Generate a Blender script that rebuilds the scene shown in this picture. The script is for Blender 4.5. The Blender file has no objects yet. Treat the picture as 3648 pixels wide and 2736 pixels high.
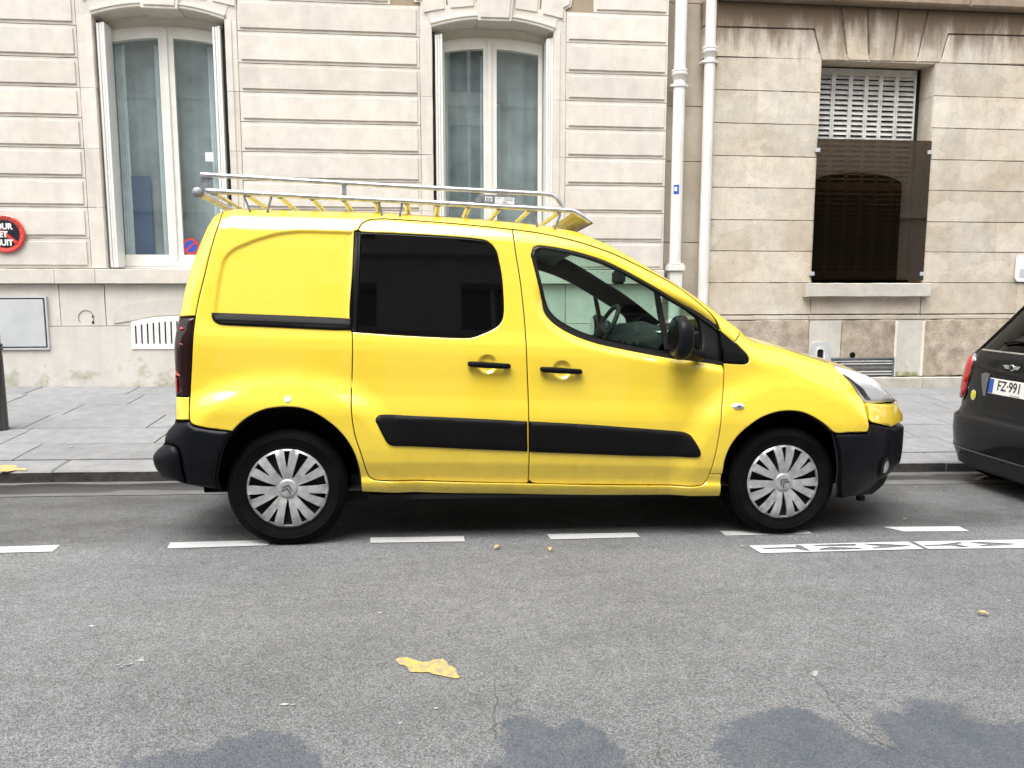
import bpy, bmesh, math, random
import numpy as np
from mathutils import Vector, Matrix
from mathutils.geometry import delaunay_2d_cdt
random.seed(7); rng = np.random.default_rng(7)
SC = bpy.context.scene
COL = SC.collection
PI = math.pi

# ------------------------------------------------------------------ camera, sky, sun, exposure
FPX, IMW, IMH = 2800.0, 3648.0, 2736.0
YAW, PITCH, CZ = math.radians(6.4), math.radians(7.0), 1.40
cam_d = bpy.data.cameras.new('camera'); cam = bpy.data.objects.new('camera', cam_d); COL.objects.link(cam)
cam_d.sensor_width = 36; cam_d.lens = FPX / IMW * 36; cam_d.clip_start = .05; cam_d.clip_end = 400
cam.location = (0, 0, CZ); cam.rotation_euler = (PI / 2 - PITCH, 0, -YAW)
SC.camera = cam
W = bpy.data.worlds.new('World'); SC.world = W; W.use_nodes = True
SUN_EL, SUN_AZ = math.radians(66), math.radians(212)      # azimuth clockwise from +Y
nt = W.node_tree; nt.nodes.clear()
sky = nt.nodes.new('ShaderNodeTexSky'); sky.sky_type = 'NISHITA'; sky.sun_disc = False
sky.sun_elevation = SUN_EL; sky.sun_rotation = SUN_AZ; sky.air_density = 1.0; sky.dust_density = 4.0; sky.ozone_density = 1.0
hsv = nt.nodes.new('ShaderNodeHueSaturation'); hsv.inputs['Saturation'].default_value = .12   # white overcast
bg = nt.nodes.new('ShaderNodeBackground'); bg.inputs['Strength'].default_value = .15
wo = nt.nodes.new('ShaderNodeOutputWorld')
nt.links.new(sky.outputs[0], hsv.inputs['Color']); nt.links.new(hsv.outputs[0], bg.inputs[0]); nt.links.new(bg.outputs[0], wo.inputs[0])
sd = bpy.data.lights.new('sun', 'SUN'); sd.energy = 1.15; sd.angle = math.radians(45); sd.color = (1, .97, .93)
sun = bpy.data.objects.new('sun', sd); COL.objects.link(sun)
_d = Vector((math.sin(SUN_AZ) * math.cos(SUN_EL), math.cos(SUN_AZ) * math.cos(SUN_EL), math.sin(SUN_EL)))
sun.rotation_euler = (-_d).to_track_quat('-Z', 'Y').to_euler(); sun.location = (0, 0, 30)
VS = SC.view_settings; VS.view_transform = 'Standard'; VS.look = 'None'; VS.gamma = 1; VS.use_curve_mapping = False
VS.exposure = 1.38
SC.render.engine = 'CYCLES'; SC.cycles.use_denoising = True; SC.cycles.max_bounces = 8
SC.cycles.transparent_max_bounces = 16; SC.cycles.caustics_reflective = False; SC.cycles.caustics_refractive = False

# ------------------------------------------------------------------ measuring: photograph points on real planes
cp, sp, cy_, sy_ = math.cos(PITCH), math.sin(PITCH), math.cos(YAW), math.sin(YAW)
FW = np.array([sy_ * cp, cy_ * cp, -sp]); RT = np.array([cy_, -sy_, 0]); UP = np.cross(RT, FW); CAMP = np.array([0, 0, CZ])
def ray(px, py): return FW + RT * (px - IMW / 2) / FPX + UP * (IMH / 2 - py) / FPX
REG = {'A': (540, 580, .4123), 'B': (540, 1200, .47254), 'C': (1200, 700, .4123), 'D': (1200, 1300, .4123), 'E': (1800, 800, .4123),
       'F': (1800, 1300, .4123), 'G': (2500, 1200, .47254), 'r0': (0, 0, .4123), 'r1': (800, 0, .4123), 'r2': (1450, 0, .4123),
       'r3': (2200, 0, .4123), 'r4': (2736, 0, .4123), 'r5': (2736, 600, .4123), 'r6': (0, 684, .4123), 'r7': (0, 1300, .4123),
       'H': (3248, 1000, .482), 'T': (2640, 1860, .4557), 'K': (1640, 640, .22604), 'S': (0, 0, 1.0), 'P': (2350, 560, .2774), 'V': (3000, 1150, .21097),
       'Y': (1350, 2300, .15823)}
def zz(r, pts):
    ox, oy, s = REG[r]; return [(ox + x * s, oy + y * s) for x, y in pts]
def onY(p, Y):
    d = ray(*p); t = Y / d[1]; return CAMP + d * t
def xzY(r, pts, Y): return [(float(q[0]), float(q[2])) for q in (onY(p, Y) for p in zz(r, pts))]

# ------------------------------------------------------------------ ground shape (street falls gently to the right)
SLOPE = .0152; YV, XR = 4.135, -.727
YK = 5.93
def g_cross(y):
    return np.interp(y, [-8, 3.0, 5.35, YK + .05], [.034 + .13, .034, -.0365, -.0365 - .085 * (YK + .05 - 5.35)])
def road_z(x, y): return CZ - 1.356 - SLOPE * (x - XR) + g_cross(y)
def pave_z(x, y): return CZ - 1.316 - SLOPE * (x + 3) + .054 * (y - 5.95)
def onF(p, fz):
    d = ray(*p); lo, hi = .5, 60.0
    for _ in range(50):
        m = (lo + hi) / 2; q = CAMP + d * m
        if q[2] > fz(q[0], q[1]): lo = m
        else: hi = m
    return CAMP + d * hi
def xyR(r, pts, fz=road_z): return [(float(q[0]), float(q[1])) for q in (onF(p, fz) for p in zz(r, pts))]

# ------------------------------------------------------------------ object helpers
def tag(o, label=None, cat=None, group=None, kind=None):
    if label: o['label'] = label
    if cat: o['category'] = cat
    if group: o['group'] = group
    if kind: o['kind'] = kind
    return o
def empty(name, loc=(0, 0, 0), label=None, cat=None, group=None, kind=None, parent=None):
    o = bpy.data.objects.new(name, None); COL.objects.link(o); o.location = loc; o.empty_display_size = .1
    o.parent = parent
    return tag(o, label, cat, group, kind)
def link(name, me, m=None, parent=None):
    o = bpy.data.objects.new(name, me); COL.objects.link(o)
    if m is not None and len(me.materials) == 0: me.materials.append(m)
    if parent is not None: o.parent = parent
    return o
def obj(name, v, f, m, parent=None, smooth=False, normals=None):
    me = bpy.data.meshes.new(name); me.from_pydata([tuple(map(float, p)) for p in v], [], [tuple(map(int, q)) for q in f]); me.update()
    if smooth: me.polygons.foreach_set('use_smooth', [True] * len(me.polygons))
    if normals is not None: me.normals_split_custom_set_from_vertices([tuple(map(float, n)) for n in normals])
    return link(name, me, m, parent)
def bobj(name, bm, m, parent=None, smooth=False, angle=None):
    bmesh.ops.recalc_face_normals(bm, faces=bm.faces)
    me = bpy.data.meshes.new(name); bm.to_mesh(me); bm.free()
    if smooth:
        me.polygons.foreach_set('use_smooth', [True] * len(me.polygons))
        if angle is not None: me.set_sharp_from_angle(angle=math.radians(angle))
    return link(name, me, m, parent)
def add_box(bm, a, b, bev=0, mtx=None):
    r = bmesh.ops.create_cube(bm, size=1); vs = r['verts']
    for v in vs:
        v.co = Vector([(a[i] + b[i]) / 2 + v.co[i] * (b[i] - a[i]) for i in range(3)])
    if mtx is not None: bmesh.ops.transform(bm, matrix=mtx, verts=vs)
    if bev > 0:
        es = {e for v in vs for e in v.link_edges}
        bmesh.ops.bevel(bm, geom=list(es), offset=bev, segments=2, affect='EDGES')
def box(name, a, b, m, parent=None, bev=0, smooth=False):
    bm = bmesh.new(); add_box(bm, a, b, bev); return bobj(name, bm, m, parent, smooth=bev > 0, angle=40)
def frames(path, closed=False):
    P = [Vector(p) for p in path]; n = len(P); out = []
    T = []
    for i in range(n):
        a = P[(i - 1) % n] if (closed or i > 0) else P[0]; b = P[(i + 1) % n] if (closed or i < n - 1) else P[-1]
        T.append((b - a).normalized())
    up = Vector((0, 0, 1)) if abs(T[0].z) < .9 else Vector((0, 1, 0))
    u = T[0].cross(up).normalized()
    for i in range(n):
        u = (u - T[i] * u.dot(T[i])); u = u.normalized() if u.length > 1e-6 else T[i].orthogonal().normalized()
        out.append((P[i], u, T[i].cross(u)))
    return out
def tube_vf(path, r, seg=10, closed=False, cap=True, ry=None):
    V, F = [], []; fr = frames(path, closed); n = len(fr)
    for i, (p, u, w) in enumerate(fr):
        ri = r[i] if isinstance(r, (list, tuple)) else r; rj = ri if ry is None else ry
        for k in range(seg):
            a = 2 * PI * k / seg; V.append(p + u * (math.cos(a) * ri) + w * (math.sin(a) * rj))
    for i in range(n if closed else n - 1):
        j = (i + 1) % n
        for k in range(seg):
            l = (k + 1) % seg; F.append((i * seg + k, i * seg + l, j * seg + l, j * seg + k))
    if cap and not closed:
        F.append(tuple(range(seg))[::-1]); F.append(tuple((n - 1) * seg + k for k in range(seg)))
    return V, F
def join_vf(parts):
    V, F = [], []
    for v, f in parts:
        o = len(V); V += list(v); F += [tuple(i + o for i in q) for q in f]
    return V, F
def tube(name, path, r, m, parent=None, seg=10, closed=False, ry=None):
    v, f = tube_vf(path, r, seg, closed, ry=ry)
    o = obj(name, v, f, m, parent, smooth=True); o.data.set_sharp_from_angle(angle=math.radians(50)); return o
def lathe_vf(prof, seg=32, axis='z', c=(0, 0, 0)):
    V, F = [], []; n = len(prof)
    for k in range(seg):
        a = 2 * PI * k / seg
        for r, h in prof:
            p = (r * math.cos(a), r * math.sin(a), h) if axis == 'z' else (r * math.cos(a), h, r * math.sin(a))
            V.append((p[0] + c[0], p[1] + c[1], p[2] + c[2]))
    for k in range(seg):
        l = (k + 1) % seg
        for i in range(n - 1):
            q = (k * n + i, l * n + i, l * n + i + 1, k * n + i + 1)
            F.append(q if axis == 'z' else q[::-1])
    return V, F
def lathe(name, prof, m, parent=None, seg=32, axis='z', c=(0, 0, 0), sharp=40):
    v, f = lathe_vf(prof, seg, axis, c); o = obj(name, v, f, m, parent, smooth=True)
    o.data.set_sharp_from_angle(angle=math.radians(sharp)); return o
def text_mesh(s, size=1.0, ext=0.0, align='CENTER', bold=0.0):
    cu = bpy.data.curves.new('t', 'FONT'); cu.body = s; cu.size = size; cu.extrude = ext; cu.align_x = align; cu.align_y = 'CENTER'; cu.offset = bold
    o = bpy.data.objects.new('t', cu); COL.objects.link(o); bpy.context.view_layer.update()
    me = bpy.data.meshes.new_from_object(o); bpy.data.objects.remove(o); bpy.data.curves.remove(cu); me.materials.clear(); return me
def text(name, s, size, mtx, m, parent, ext=0.0, bold=0.0, sx=1.0):
    me = text_mesh(s, size, ext, 'CENTER', bold); me.transform(Matrix.Scale(sx, 4, (1, 0, 0))); me.transform(mtx); return link(name, me, m, parent)
FACEM = Matrix(((1, 0, 0, 0), (0, 0, -1, 0), (0, 1, 0, 0), (0, 0, 0, 1)))      # text plane -> faces -Y

# ------------------------------------------------------------------ polygon helpers (numpy)
def area2(P): x, y = P[:, 0], P[:, 1]; return float(np.sum(x * np.roll(y, -1) - np.roll(x, -1) * y))
def ccw(P): P = np.asarray(P, float); return P if area2(P) > 0 else P[::-1].copy()
def pip(Q, P):
    x, y = Q[:, 0][:, None], Q[:, 1][:, None]; x0, y0 = P[:, 0], P[:, 1]; x1, y1 = np.roll(x0, -1), np.roll(y0, -1)
    dy = np.where(np.abs(y1 - y0) < 1e-12, 1e-12, y1 - y0)
    c = ((y0 > y) != (y1 > y)) & (x < (x1 - x0) * (y - y0) / dy + x0); return c.sum(1) % 2 == 1
def dist_poly(Q, P, closed=True):
    A = P; B = np.roll(P, -1, 0) if closed else None
    if not closed: A, B = P[:-1], P[1:]
    out = np.full(len(Q), 1e9); idx = np.zeros(len(Q), int); tt = np.zeros(len(Q))
    for s in range(0, len(Q), 4000):
        q = Q[s:s + 4000][:, None, :]; d = B - A; L2 = np.maximum((d ** 2).sum(1), 1e-12)
        t = np.clip(((q - A) * d).sum(2) / L2, 0, 1); e = np.sqrt((((A + t[..., None] * d) - q) ** 2).sum(2))
        i = e.argmin(1); out[s:s + 4000] = e[np.arange(len(i)), i]; idx[s:s + 4000] = i; tt[s:s + 4000] = t[np.arange(len(i)), i]
    return out, idx, tt
def smooth_poly(P, step=.012, corner=50, closed=True):
    """resample a traced outline as a smooth curve, keeping sharp corners"""
    P = np.asarray(P, float); n = len(P); out = []
    def isc(i):
        if not closed and i in (0, n - 1): return True
        a = P[i] - P[i - 1]; b = P[(i + 1) % n] - P[i]
        return abs(math.degrees(math.atan2(a[0] * b[1] - a[1] * b[0], a @ b))) > corner
    C = [isc(i) for i in range(n)]
    for i in range(n if closed else n - 1):
        j = (i + 1) % n; p1, p2 = P[i], P[j]; L = np.linalg.norm(p2 - p1)
        p0 = P[i - 1] if not C[i] else 2 * p1 - p2; p3 = P[(j + 1) % n] if not C[j] else 2 * p2 - p1
        # centripetal-like tangents limited by the segment length
        def tan(a, b, c):
            la, lc = np.linalg.norm(b - a) + 1e-9, np.linalg.norm(c - b) + 1e-9
            return ((b - a) / la * lc + (c - b) / lc * la) / (la + lc)
        m1, m2 = tan(p0, p1, p2) * min(L, 1.6 * np.linalg.norm(p1 - p0)), tan(p1, p2, p3) * min(L, 1.6 * np.linalg.norm(p3 - p2))
        k = max(1, int(round(L / step)))
        for q in range(k):
            t = q / k; h = t * t
            out.append((2 * t * h - 3 * h + 1) * p1 + (t * h - 2 * h + t) * m1 + (-2 * t * h + 3 * h) * p2 + (t * h - h) * m2)
    if not closed: out.append(P[-1])
    return np.array(out)
def inset(P, d):
    P = ccw(P); a = P - np.roll(P, 1, 0); b = np.roll(P, -1, 0) - P
    na = np.stack([-a[:, 1], a[:, 0]], 1); nb = np.stack([-b[:, 1], b[:, 0]], 1)
    na /= np.linalg.norm(na, axis=1)[:, None] + 1e-12; nb /= np.linalg.norm(nb, axis=1)[:, None] + 1e-12
    m = na + nb; l = np.maximum((m ** 2).sum(1), .35)
    return P + m * (2 * d / l)[:, None]
def tri_fill(loops, extra=None):
    """triangulate outline loops[0] minus holes loops[1:], with extra inner points"""
    V, E = [], []
    for L in loops:
        o = len(V); n = len(L); V += [Vector((float(p[0]), float(p[1]))) for p in L]; E += [(o + i, o + (i + 1) % n) for i in range(n)]
    if extra is not None: V += [Vector((float(p[0]), float(p[1]))) for p in extra]
    r = delaunay_2d_cdt(V, E, [], 0, 1e-7); vo = np.array([(v.x, v.y) for v in r[0]]); fo = np.array([list(f) for f in r[2]])
    c = vo[fo].mean(1); keep = pip(c, np.asarray(loops[0], float))
    for h in loops[1:]: keep &= ~pip(c, np.asarray(h, float))
    fo = fo[keep]
    ar = np.cross(vo[fo[:, 1]] - vo[fo[:, 0]], vo[fo[:, 2]] - vo[fo[:, 0]]); fo[ar < 0] = fo[ar < 0][:, ::-1]
    return vo, fo

# ------------------------------------------------------------------ materials
def nodes(m): m.use_nodes = True; n = m.node_tree.nodes; return n, m.node_tree.links, n['Principled BSDF']
def mat(name, col, rough=.5, metal=0, coat=0, spec=.5, noise=None, bump=None, coat_rough=.03, rvar=0):
    """noise=(scale, amount, detail) colour mottling; bump=(scale, strength, distance)"""
    m = bpy.data.materials.new(name); n, l, b = nodes(m)
    b.inputs['Base Color'].default_value = (*col, 1); b.inputs['Roughness'].default_value = rough; b.inputs['Metallic'].default_value = metal
    b.inputs['Coat Weight'].default_value = coat; b.inputs['Coat Roughness'].default_value = coat_rough; b.inputs['Specular IOR Level'].default_value = spec
    if noise or bump or rvar:
        g = n.new('ShaderNodeTexCoord')
    if noise:
        t = n.new('ShaderNodeTexNoise'); t.inputs['Scale'].default_value = noise[0]; t.inputs['Detail'].default_value = noise[2] if len(noise) > 2 else 6
        l.new(g.outputs['Object'], t.inputs['Vector'])
        r = n.new('ShaderNodeMapRange'); r.inputs[1].default_value = .3; r.inputs[2].default_value = .7; r.inputs[3].default_value = 1 - noise[1]; r.inputs[4].default_value = 1 + noise[1]
        l.new(t.outputs['Fac'], r.inputs[0])
        x = n.new('ShaderNodeMix'); x.data_type = 'RGBA'; x.blend_type = 'MULTIPLY'; x.inputs[0].default_value = 1; x.inputs[6].default_value = (*col, 1)
        l.new(r.outputs[0], x.inputs[7]); l.new(x.outputs[2], b.inputs['Base Color'])
    if rvar:
        t = n.new('ShaderNodeTexNoise'); t.inputs['Scale'].default_value = 9; l.new(g.outputs['Object'], t.inputs['Vector'])
        r = n.new('ShaderNodeMapRange'); r.inputs[3].default_value = max(0, rough - rvar); r.inputs[4].default_value = rough + rvar
        l.new(t.outputs['Fac'], r.inputs[0]); l.new(r.outputs[0], b.inputs['Roughness'])
    if bump:
        t = n.new('ShaderNodeTexNoise'); t.inputs['Scale'].default_value = bump[0]; t.inputs['Detail'].default_value = 5
        l.new(g.outputs['Object'], t.inputs['Vector'])
        u = n.new('ShaderNodeBump'); u.inputs['Strength'].default_value = bump[1]; u.inputs['Distance'].default_value = bump[2]
        l.new(t.outputs['Fac'], u.inputs['Height']); l.new(u.outputs[0], b.inputs['Normal'])
    return m
def glass(name, tint, refl=1.0, rough=0.0, ior=1.5):
    m = bpy.data.materials.new(name); n, l, b = nodes(m); n.remove(b); out = n['Material Output']
    t = n.new('ShaderNodeBsdfTransparent'); t.inputs[0].default_value = (*tint, 1)
    g = n.new('ShaderNodeBsdfGlossy'); g.inputs['Roughness'].default_value = rough; g.inputs[0].default_value = (*refl, 1) if isinstance(refl, tuple) else (refl, refl, refl, 1)
    f = n.new('ShaderNodeFresnel'); ge = n.new('ShaderNodeNewGeometry'); mr = n.new('ShaderNodeMapRange')   # a thin pane reflects alike from both sides
    mr.inputs[3].default_value = ior; mr.inputs[4].default_value = 1 / ior; l.new(ge.outputs['Backfacing'], mr.inputs[0]); l.new(mr.outputs[0], f.inputs[0])
    x = n.new('ShaderNodeMixShader'); l.new(f.outputs[0], x.inputs[0]); l.new(t.outputs[0], x.inputs[1]); l.new(g.outputs[0], x.inputs[2]); l.new(x.outputs[0], out.inputs[0])
    return m
class N:
    """tiny node builder"""
    def __init__(s, name): s.m = bpy.data.materials.new(name); s.n, s.l, s.b = nodes(s.m); s.pos = s.n.new('ShaderNodeNewGeometry').outputs['Position']
    def new(s, t, ins=None, **kw):
        x = s.n.new(t)
        for k, v in kw.items(): setattr(x, k, v)
        for k, v in (ins or {}).items():
            if hasattr(v, 'is_output') or isinstance(v, bpy.types.NodeSocket): s.l.new(v, x.inputs[k])
            else: x.inputs[k].default_value = v
        return x
    def mapv(s, scale=(1, 1, 1), loc=(0, 0, 0), v=None): return s.new('ShaderNodeMapping', {'Vector': v or s.pos, 'Scale': scale, 'Location': loc}).outputs[0]
    def noise(s, scale, detail=6, rough=.55, v=None, dist=0): return s.new('ShaderNodeTexNoise', {'Vector': v or s.pos, 'Scale': scale, 'Detail': detail, 'Roughness': rough, 'Distortion': dist}).outputs['Fac']
    def voro(s, scale, v=None, out='Distance', feature='F1'): return s.new('ShaderNodeTexVoronoi', {'Vector': v or s.pos, 'Scale': scale}, feature=feature).outputs[out]
    def rng(s, x, a, b, c=0.0, d=1.0, smooth=False): return s.new('ShaderNodeMapRange', {0: x, 1: a, 2: b, 3: c, 4: d}, interpolation_type='SMOOTHSTEP' if smooth else 'LINEAR').outputs[0]
    def math(s, op, a, b=0.0, c=0.0): return s.new('ShaderNodeMath', {0: a, 1: b, 2: c}, operation=op).outputs[0]
    def mix(s, f, a, b, mode='MIX'):
        a = (*a, 1) if isinstance(a, tuple) and len(a) == 3 else a; b = (*b, 1) if isinstance(b, tuple) and len(b) == 3 else b
        return s.new('ShaderNodeMix', {0: f, 6: a, 7: b}, data_type='RGBA', blend_type=mode).outputs[2]
    def bump(s, h, strength=.5, dist=.01, normal=None):
        ins = {'Height': h, 'Strength': strength, 'Distance': dist}
        if normal is not None: ins['Normal'] = normal
        return s.new('ShaderNodeBump', ins).outputs[0]
    def sep(s, v=None): return s.new('ShaderNodeSeparateXYZ', {0: v or s.pos}).outputs
    def set(s, **kw):
        nm = {'col': 'Base Color', 'rough': 'Roughness', 'norm': 'Normal', 'coat': 'Coat Weight', 'spec': 'Specular IOR Level', 'metal': 'Metallic'}
        for k, v in kw.items():
            i = s.b.inputs[nm[k]]
            if isinstance(v, bpy.types.NodeSocket): s.l.new(v, i)
            else: i.default_value = v
        return s.m

def stone_mat(name, base, warm, pit=.25, pit_dark=.45, mott=.1, tint=.05, rust=0.0, stain=None, moss=None, bumpd=.004, patch=0.0, pscale=46):
    k = N(name); rnd = k.new('ShaderNodeObjectInfo').outputs['Random']
    big = k.noise(1.3, 5); med = k.noise(7, 8, .6); fine = k.noise(90, 4, .6)
    c = k.mix(k.rng(big, .38, .66), base, warm)
    c = k.mix(1.0, c, k.rng(med, .3, .7, 1 - mott, 1 + mott), 'MULTIPLY')
    c = k.mix(1.0, c, k.rng(fine, .25, .75, 1 - mott * .8, 1 + mott * .8), 'MULTIPLY')
    c = k.mix(1.0, c, k.rng(rnd, 0, 1, 1 - tint, 1 + tint), 'MULTIPLY')
    c = k.mix(1.0, c, k.rng(k.noise(1.0, 6, .62, v=k.mapv((5, 1, .55), (2, 0, 4))), .3, .7, .93, 1.04), 'MULTIPLY')
    if patch:      # mortar repairs and replaced pieces: pale, hard-edged
        pv = k.mapv((1.6, 1, 2.4)); pn = k.noise(1.1, 3, .5, v=pv)
        c = k.mix(k.math('MULTIPLY', k.rng(pn, .56, .575), patch), c, tuple(min(1, x * 1.25) for x in base))
    # shell pits, stretched along the bedding
    v = k.mapv((1, 1, 2.2)); pd = k.voro(pscale, v); pm = k.noise(9, 4, .6, v=k.mapv((1, 1, 1.6), (3, 1, 2)))
    pits = k.math('MULTIPLY', k.rng(pd, .10, .22, 1, 0), k.rng(pm, .62 - pit * .3, .70 - pit * .3))
    c = k.mix(k.math('MULTIPLY', pits, pit_dark), c, tuple(x * .35 for x in base))
    if rust:
        rn = k.noise(5, 6, .65, v=k.mapv((.8, 1, 2.5), (7, 2, 1)))
        c = k.mix(k.math('MULTIPLY', k.rng(rn, .56, .80), rust), c, (.46, .29, .15))
    x, y, z = k.sep()
    if stain:      # rain-soot under the string course, running down in streaks
        st = k.noise(2.2, 6, .6, v=k.mapv((2.6, 1, .5), (1, 5, 2))); h = k.math('ADD', z, k.rng(st, .3, .7, -.28, .28))
        c = k.mix(k.math('MULTIPLY', k.rng(h, stain[0], stain[1], 0, 1, True), stain[2]), c, (.165, .118, .078))
    if moss:
        mn = k.noise(4.5, 6, .6); h = k.math('SUBTRACT', k.rng(mn, .45, .7), k.rng(z, moss[0], moss[1]))
        c = k.mix(k.math('MULTIPLY', k.rng(h, 0, .5), moss[2]), c, (.20, .215, .095))
    hgt = k.math('ADD', k.math('MULTIPLY', med, .6), k.math('SUBTRACT', k.math('MULTIPLY', fine, .25), k.math('MULTIPLY', pits, .9)))
    return k.set(col=c, rough=.88, spec=.25, norm=k.bump(hgt, .55, bumpd))

M = {}
M['stone_a'] = stone_mat('pale limestone', (.615, .582, .53), (.655, .605, .535), pit=.3, pit_dark=.42, mott=.08, tint=.06, rust=.16)
M['stone_a_joint'] = stone_mat('limestone joint mortar', (.30, .25, .19), (.34, .26, .17), pit=.1, mott=.08, rust=.35)
M['stone_plinth'] = stone_mat('rendered plinth', (.57, .55, .51), (.60, .57, .52), pit=.1, mott=.07, rust=.12, moss=(.28, .72, .55))
M['stone_b'] = stone_mat('weathered limestone', (.56, .515, .44), (.50, .43, .335), pit=1.35, pit_dark=.72, mott=.13, tint=.10, rust=.30, stain=(CZ + 2.72, CZ + 3.30, .95), patch=.28, pscale=24)
M['stone_b_rough'] = stone_mat('rough weathered limestone', (.42, .36, .29), (.34, .275, .21), pit=1.7, pit_dark=.8, mott=.34, tint=.08, rust=.3, pscale=22, moss=(.2, .55, .7), bumpd=.014)
M['stone_b_pale'] = stone_mat('pale repair stone', (.50, .48, .44), (.52, .49, .43), pit=.3, mott=.1, moss=(.3, .65, .9))
M['stone_base'] = stone_mat('weathered base stone', (.47, .45, .40), (.44, .41, .345), pit=.8, pit_dark=.5, mott=.16, moss=(-.05, .32, .4))
M['stone_dark'] = stone_mat('stained stone', (.30, .24, .18), (.26, .20, .145), pit=.2, mott=.2)
M['strip'] = stone_mat('grubby recessed stone', (.52, .475, .40), (.46, .405, .32), pit=.12, mott=.08, rust=.35, stain=(CZ + 2.0, CZ + 3.6, .35))
M['mortar'] = mat('dark mortar', (.16, .14, .115), .95, noise=(30, .3))
M['white_paint'] = mat('white gloss paint', (.74, .735, .715), .42, noise=(14, .05), bump=(60, .12, .002))
M['white_paint_dirty'] = mat('weathered white paint', (.60, .59, .56), .6, noise=(10, .22), bump=(60, .2, .003))
M['cream_frame'] = mat('cream window paint', (.72, .705, .66), .45, noise=(6, .06))
def pipe_mat():
    k = N('white painted cast iron pipe'); x, y, z = k.sep(); n1 = k.noise(3, 6, .65, v=k.mapv((3, 3, .6))); n2 = k.noise(26, 5, .7)
    c = k.mix(k.rng(n1, .42, .72), (.76, .75, .725), (.62, .595, .54)); c = k.mix(k.math('MULTIPLY', k.rng(n2, .64, .70), k.rng(z, 2.0, 3.2, .75, .15)), c, (.36, .20, .10))
    return k.set(col=c, rough=.5, norm=k.bump(n2, .25, .003))
M['pipe_white'] = pipe_mat()
M['black'] = mat('black void', (.006, .006, .007), .9)
M['dark_reveal'] = mat('dark gap', (.03, .028, .026), .95)
M['black_plastic'] = mat('black textured plastic', (.0038, .0039, .0043), .48, spec=.13, bump=(420, .25, .0008), noise=(12, .12))
M['bumper'] = mat('charcoal bumper plastic', (.0045, .0052, .0075), .42, spec=.17, bump=(300, .25, .001), noise=(9, .22), rvar=.12)
M['seal'] = mat('black rubber seal', (.006, .006, .0065), .4, spec=.3)
M['rubber'] = mat('tyre rubber', (.0042, .0042, .0045), .75, spec=.09, noise=(9, .55), bump=(180, .35, .001))
M['under'] = mat('underbody black', (.006, .006, .006), .85)
M['silver'] = mat('silver wheel cover paint', (.50, .505, .51), .36, metal=.55, noise=(24, .26), rvar=.08)
M['silver_dark'] = mat('grey emblem', (.18, .185, .19), .35, metal=.7)
M['chrome'] = mat('chrome', (.75, .76, .77), .12, metal=1)
M['alu'] = mat('worn aluminium tube', (.60, .605, .61), .36, metal=.75, noise=(30, .22), bump=(80, .3, .001), rvar=.12)
M['alu_dark'] = mat('dull galvanised plate', (.25, .26, .275), .5, metal=.5, noise=(40, .35))
def yellow():
    k = N('yellow car paint'); c0 = (.78, .575, .042)
    nz = k.noise(3, 4); x, y, z = k.sep()
    dirt = k.math('MULTIPLY', k.rng(k.noise(14, 7, .65), .45, .8), k.rng(z, .2, .75, .32, .03))
    c = k.mix(k.rng(nz, .3, .7, 0, .06), c0, (.68, .47, .02)); c = k.mix(dirt, c, (.28, .19, .05))
    return k.set(col=c, rough=k.rng(k.noise(20, 5), .3, .7, .26, .36), coat=1.0, spec=.5)
M['yellow'] = yellow(); M['yellow'].node_tree.nodes['Principled BSDF'].inputs['Coat Roughness'].default_value = .035; M['yellow'].node_tree.nodes['Principled BSDF'].inputs['Coat IOR'].default_value = 1.65
M['win_glass'] = glass('greenish car glass', (.66, .82, .75), 1.0, ior=1.42)
M['privacy'] = mat('black privacy glass', (.002, .002, .0024), .02, spec=.28)
M['house_glass'] = glass('window glass', (.90, .97, .98), (.84, .95, 1.0), ior=2.3)
M['interior'] = mat('dark grey cabin trim', (.011, .012, .0135), .6, spec=.3, bump=(200, .2, .001))
M['tail_dark'] = mat('smoked tail lamp', (.012, .002, .0025), .12, coat=.3, spec=.3)
M['tail_red'] = mat('red lamp lens', (.42, .012, .014), .12, coat=1)
M['lamp_lens'] = mat('hazy headlamp lens', (.62, .64, .655), .16, metal=.25, coat=1, noise=(9, .12))
M['lamp_dark'] = mat('headlamp black bezel', (.02, .021, .022), .2, coat=1)
M['paint_white'] = None
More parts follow.
